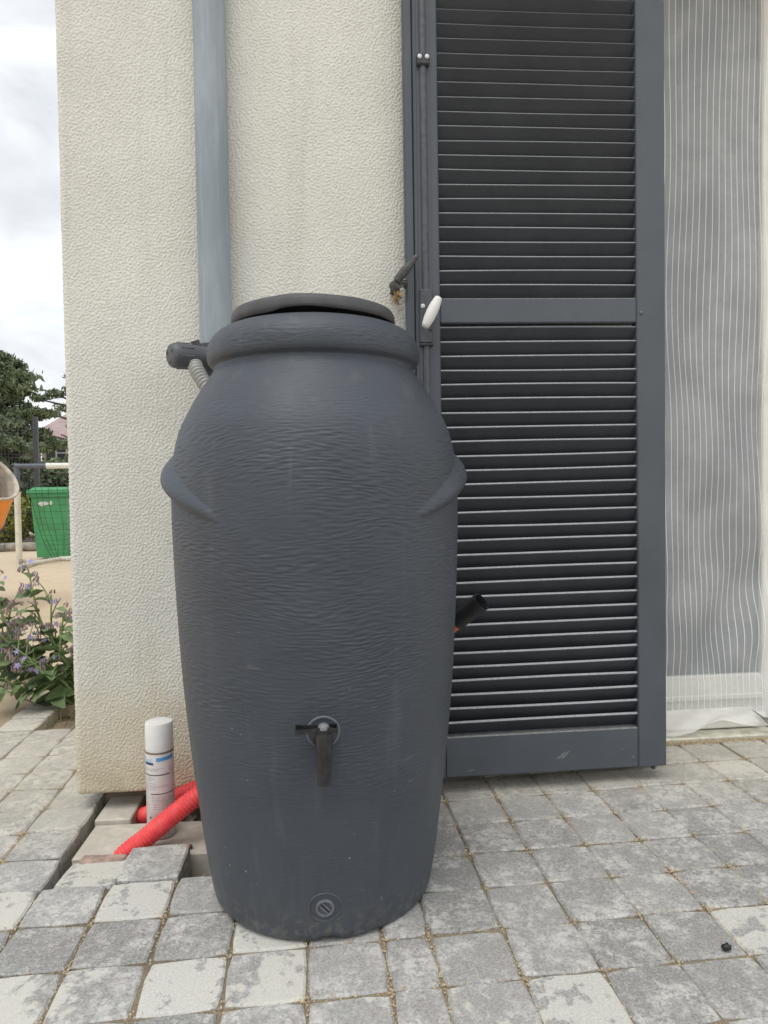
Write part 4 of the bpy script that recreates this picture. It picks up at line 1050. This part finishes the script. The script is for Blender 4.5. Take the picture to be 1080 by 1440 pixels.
# border log, soil behind it
log = MB().tube([(-6.6, 11.55, gz(-4)+.055), (-5.3, 11.62, gz(-4)+.06), (-4.35, 11.68, gz(-4)+.065), (-3.6, 11.72, gz(-4)+.05)], [.07, .075, .07, .065], 12)
tag(log.obj('border_log', plain('weathered_log', (.30, .27, .23), .95, 0, .3, 12, .5), None, 60, (-5.3, 11.62, gz(-4))), 'weathered grey log edging the shrub border', 'log')
so = sheet('border_soil', list(np.linspace(-8, -2.5, 30)), list(np.linspace(11.7, 14.5, 18)), lambda x, y: gz(x)+.02+random.uniform(0, .03), plain('dark_soil', (.06, .05, .042), 1, 0, .4, 20, .8)); tag(so, None, None, None, 'structure')

# far house
PINK = N('pink_roof_tiles'); p_ = PINK.pos(); PINK.bump(PINK.math('SINE', PINK.math('MULTIPLY', PINK.sep(p_)[2], 38.)), .5, .03)
PINK.set(color=PINK.mix(PINK.ramp(PINK.noise(p_, 3, 4, .6), .3, .7), (.33, .245, .24), (.41, .315, .31)), rough=.85); PINK = PINK.m
FW = plain('far_cream_wall', (.62, .55, .43), .9, 0, .1, 2); GREYR = plain('grey_eave', (.27, .265, .26), .9)
nb = thing('neighbour_house', (-10.5, 40, 0), 'far cream house with pink tiled roof and white window', 'house')
MB().box((-13.45, 38.0, -.1), (-5.0, 45, 3.60)).obj('wall', FW, nb)
mb = MB(); mb.add([(-14.2, 37.4, 3.62), (-4.4, 37.4, 3.62), (-4.4, 45.6, 3.62), (-14.2, 45.6, 3.62), (-11.6, 41.2, 6.3), (-6.5, 41.2, 6.3)], [(0, 1, 5, 4), (1, 2, 5), (2, 3, 4, 5), (3, 0, 4), (0, 3, 2, 1)])
mb.obj('roof', PINK, nb)
MB().box((-14.25, 37.33, 3.50), (-4.35, 37.47, 3.615)).obj('gutter', GREYR, nb)
for x in (-12.75, -9.6):
    wd = MB().box((x, 37.93, 2.55), (x+1.1, 37.995, 3.40)).obj('window', WHT, nb)
    for i in range(2):
        for j in range(2):
            MB().box((x+.08+i*.52, 37.905, 2.62+j*.40), (x+.50+i*.52, 37.925, 2.96+j*.40)).obj('pane', plain('far_pane', (.06, .07, .08), .1), wd, None, (-10.5, 40, 0))
    for xs_ in (x-.46, x+1.13): MB().box((xs_, 37.92, 2.52), (xs_+.40, 37.985, 3.42)).obj('shutter', plain('far_shutter_paint', (.05, .07, .06), .6), nb)
shed = thing('garden_shed', (-14.3, 35.2, 0), 'low shed with pale grey roof in front of the far house', 'shed')
MB().box((-15.6, 35.0, -.1), (-13.0, 36.6, 3.0)).obj('wall', plain('shed_boards', (.16, .14, .12), .9), shed)
mb = MB(); mb.add([(-15.9, 34.8, 3.02), (-12.6, 34.8, 3.02), (-12.6, 36.8, 3.02), (-15.9, 36.8, 3.02), (-15.0, 35.8, 3.75), (-13.6, 35.8, 3.75)], [(0, 1, 5, 4), (1, 2, 5), (2, 3, 4, 5), (3, 0, 4), (0, 3, 2, 1)]); mb.obj('roof', GREYR, shed)

# ------------------------------------------------------------------ borage by the house corner
BLEAF = N('borage_leaf'); o_ = BLEAF.coord(); r_ = BLEAF.rnd()
cc = BLEAF.mix(r_, (.12, .19, .075), (.25, .35, .15)); cc = BLEAF.mix(BLEAF.ramp(BLEAF.noise(o_, 60, 4, .6), .4, .7, 0, .4), cc, (.26, .35, .19))
BLEAF.bump(BLEAF.noise(o_, 160, 3, .6), .5, .003); BLEAF.set(color=cc, rough=.6); BLEAF = BLEAF.m
BSTEM = plain('borage_stem', (.20, .27, .10), .6, 0, .3, 30); PET = plain('borage_petal', (.33, .28, .55), .6, 0, .35, 60); BUD = plain('borage_bud', (.30, .22, .23), .7, 0, .4, 80)
def leafmesh(seed):
    rr = random.Random(seed); v = []; f = []; K = 7
    for i in range(K):
        t = i/(K-1); w = .37*math.sin(math.pi*min(1, t*.93+.05))**.8*(1-.25*t); dr_ = -.28*t*t
        for s_ in (-1, -.5, 0, .5, 1): v.append((t, s_*w+rr.uniform(-.012, .012), dr_+.10*abs(s_)*w/.3+.03*math.sin(t*13+s_*4)+rr.uniform(-.01, .01)))
    for i in range(K-1):
        for j in range(4): f.append((i*5+j, (i+1)*5+j, (i+1)*5+j+1, i*5+j+1))
    me = bpy.data.meshes.new('leaf'); me.from_pydata(v, [], f); me.materials.append(BLEAF); me.shade_smooth(); return me
LM = [leafmesh(i) for i in range(5)]
def flowermesh(kind, seed):
    rr = random.Random(seed); mb = MB()
    if kind == 'bud':                          # drooping hairy buds
        for k in range(5):
            a = rr.uniform(0, 6.28); r = rr.uniform(.3, .8); x, y = r*math.cos(a), r*math.sin(a)
            mb.tube([(0, 0, 0), (x*.6, y*.6, .15), (x, y, -.25), (x*1.1, y*1.1, -.75), (x*1.1, y*1.1, -1.0)], [.03, .035, .10, .17, .02], 5)
        return mb.mesh('bud_cluster', BUD, 60)
    for k in range(5):
        a = 2*math.pi*k/5; c, s_ = math.cos(a), math.sin(a); b = len(mb.v)
        for (r, w, z) in ((.05, .06, 0), (.45, .24, .1), (1, .0, .05)):
            mb.v += [(r*c-w*s_, r*s_+w*c, z), (r*c+w*s_, r*s_-w*c, z)]
        mb.f += [(b, b+1, b+3, b+2), (b+2, b+3, b+5, b+4)]
    return mb.mesh('flower', PET)
FLM = [flowermesh('bud', i) for i in range(4)]; FLP = flowermesh('flower', 9)
def borage(base, stems, label, seed):
    rr = random.Random(seed); root = thing('borage_plant', base, label, 'plant', None)
    def lf(p, d, s_):
        q = d.to_track_quat('X', 'Z') @ Euler((rr.uniform(-.6, .6), rr.uniform(-.2, .5), 0)).to_quaternion()
        o = link('leaf', rr.choice(LM), root, p); o.rotation_euler = q.to_euler(); o.scale = (s_, s_*rr.uniform(.85, 1.15), s_)
    def fl(p):
        for k in range(rr.randint(1, 3)):
            o = link('bud_cluster', rr.choice(FLM), root, p+Vector((rr.uniform(-.028, .028), rr.uniform(-.028, .028), rr.uniform(-.022, .014))), (rr.uniform(-.5, .5), rr.uniform(-.5, .5), rr.uniform(0, 6))); s_ = rr.uniform(.013, .020); o.scale = (s_, s_, s_*1.15)
        if rr.random() < .62:
            for k in range(rr.randint(1, 2)):
                o = link('flower', FLP, root, p+Vector((rr.uniform(-.03, .03), rr.uniform(-.03, .01), rr.uniform(-.03, .012))), (rr.uniform(.6, 2.2), rr.uniform(-.8, .8), rr.uniform(0, 6))); s_ = rr.uniform(.012, .017); o.scale = (s_, s_, s_)
    for (tip, bow) in stems:
        tip = Vector(tip); midp = tip*.5+Vector(bow)
        path = bez([(0, 0, -.02), tuple(midp*.55+Vector((0, 0, .03))), tuple(midp), tuple(tip)], 6); k = len(path)
        MB().tube(path, [lerp(.0085, .0028, i/(k-1)) for i in range(k)], 7).obj('stem', BSTEM, root, 60, (0, 0, 0))
        for i in range(3, k, 2):
            t = i/(k-1); d = (path[i]-path[i-1]).normalized(); a = rr.uniform(0, 6.28)
            sd_ = Vector((math.cos(a), math.sin(a)-.3, rr.uniform(-.15, .45))).normalized()
            lf(path[i], (sd_+d*.3).normalized(), lerp(.145, .060, t)*rr.uniform(.8, 1.2))
            if t > .38:
                br = path[i]+(sd_*.6+d*.5+Vector((0, 0, .25))).normalized()*rr.uniform(.05, .12)
                MB().tube([path[i], path[i].lerp(br, .5)+Vector((0, 0, .012)), br], [.0034, .0026, .0014], 5).obj('stem', BSTEM, root, 60, (0, 0, 0))
                fl(br); lf(path[i].lerp(br, .5), sd_, rr.uniform(.040, .062))
        fl(path[-1])
borage((-.90, 2.93, gz(-.9)-.03), [((-.33, -.03, .52), (-.10, 0, .06)), ((-.22, .05, .56), (-.06, 0, .08)), ((-.10, -.05, .47), (-.05, -.02, .06)), ((-.40, -.08, .38), (-.10, -.02, .08)), ((-.38, .02, .22), (-.06, 0, .07)), ((-.04, -.1, .40), (-.04, -.03, .05)), ((-.25, -.10, .30), (-.05, -.03, .08)), ((.10, .1, .5), (.02, 0, .06)), ((-.16, -.12, .20), (-.03, -.03, .07)), ((-.46, .05, .47), (-.1, 0, .06)), ((-.30, -.13, .12), (-.05, -.02, .06))],
       'flowering borage with purple drooping buds beside the house corner', 5)
borage((-1.42, 3.25, gz(-1.4)-.01), [((.02, 0, .47), (0, 0, .06)), ((.14, -.05, .38), (.04, 0, .05)), ((-.15, 0, .45), (-.03, 0, .05)), ((.12, -.08, .25), (.03, -.02, .06)), ((-.2, -.1, .3), (-.04, 0, .06))],
       'smaller borage clump growing out of the sand beyond the border stones', 6)
# wire lying over the sand and border stones
wp = bez([(-1.75, 3.35, gz(-1.7)+.006), (-1.33, 3.17, gz(-1.3)+.006), (-1.15, 2.98, gz(-1.1)+.010), (-1.04, 2.86, gz(-1)+.012), (-.96, 2.80, gz(-.96)+.006)], 10)
tag(MB().tube(wp, .0028, 6).obj('thin_wire', plain('dull_green_wire', (.12, .12, .07), .6), None, 60, tuple(wp[0])), 'thin dark wire lying across the sand and border stones', 'wire')
# weeds in the planting bed and the crack at the border
sp = MB(); rr = random.Random(12)
for k in range(260):
    x, y = rr.uniform(-.95, -.64), rr.uniform(2.6, 3.1); z = gz(x)-.03; a = rr.uniform(0, 6.28); l = rr.uniform(.02, .06); c, s_ = math.cos(a), math.sin(a)
    sp.add([(x-.0015*s_, y+.0015*c, z), (x+.0015*s_, y-.0015*c, z), (x+l*.5*c, y+l*.5*s_, z+l*.8)], [(0, 1, 2)])
wo = sp.obj('bed_weeds', m_leaf('weed', (.12, .13, .05), (.28, .25, .10)), bedo); wo['kind'] = 'stuff'
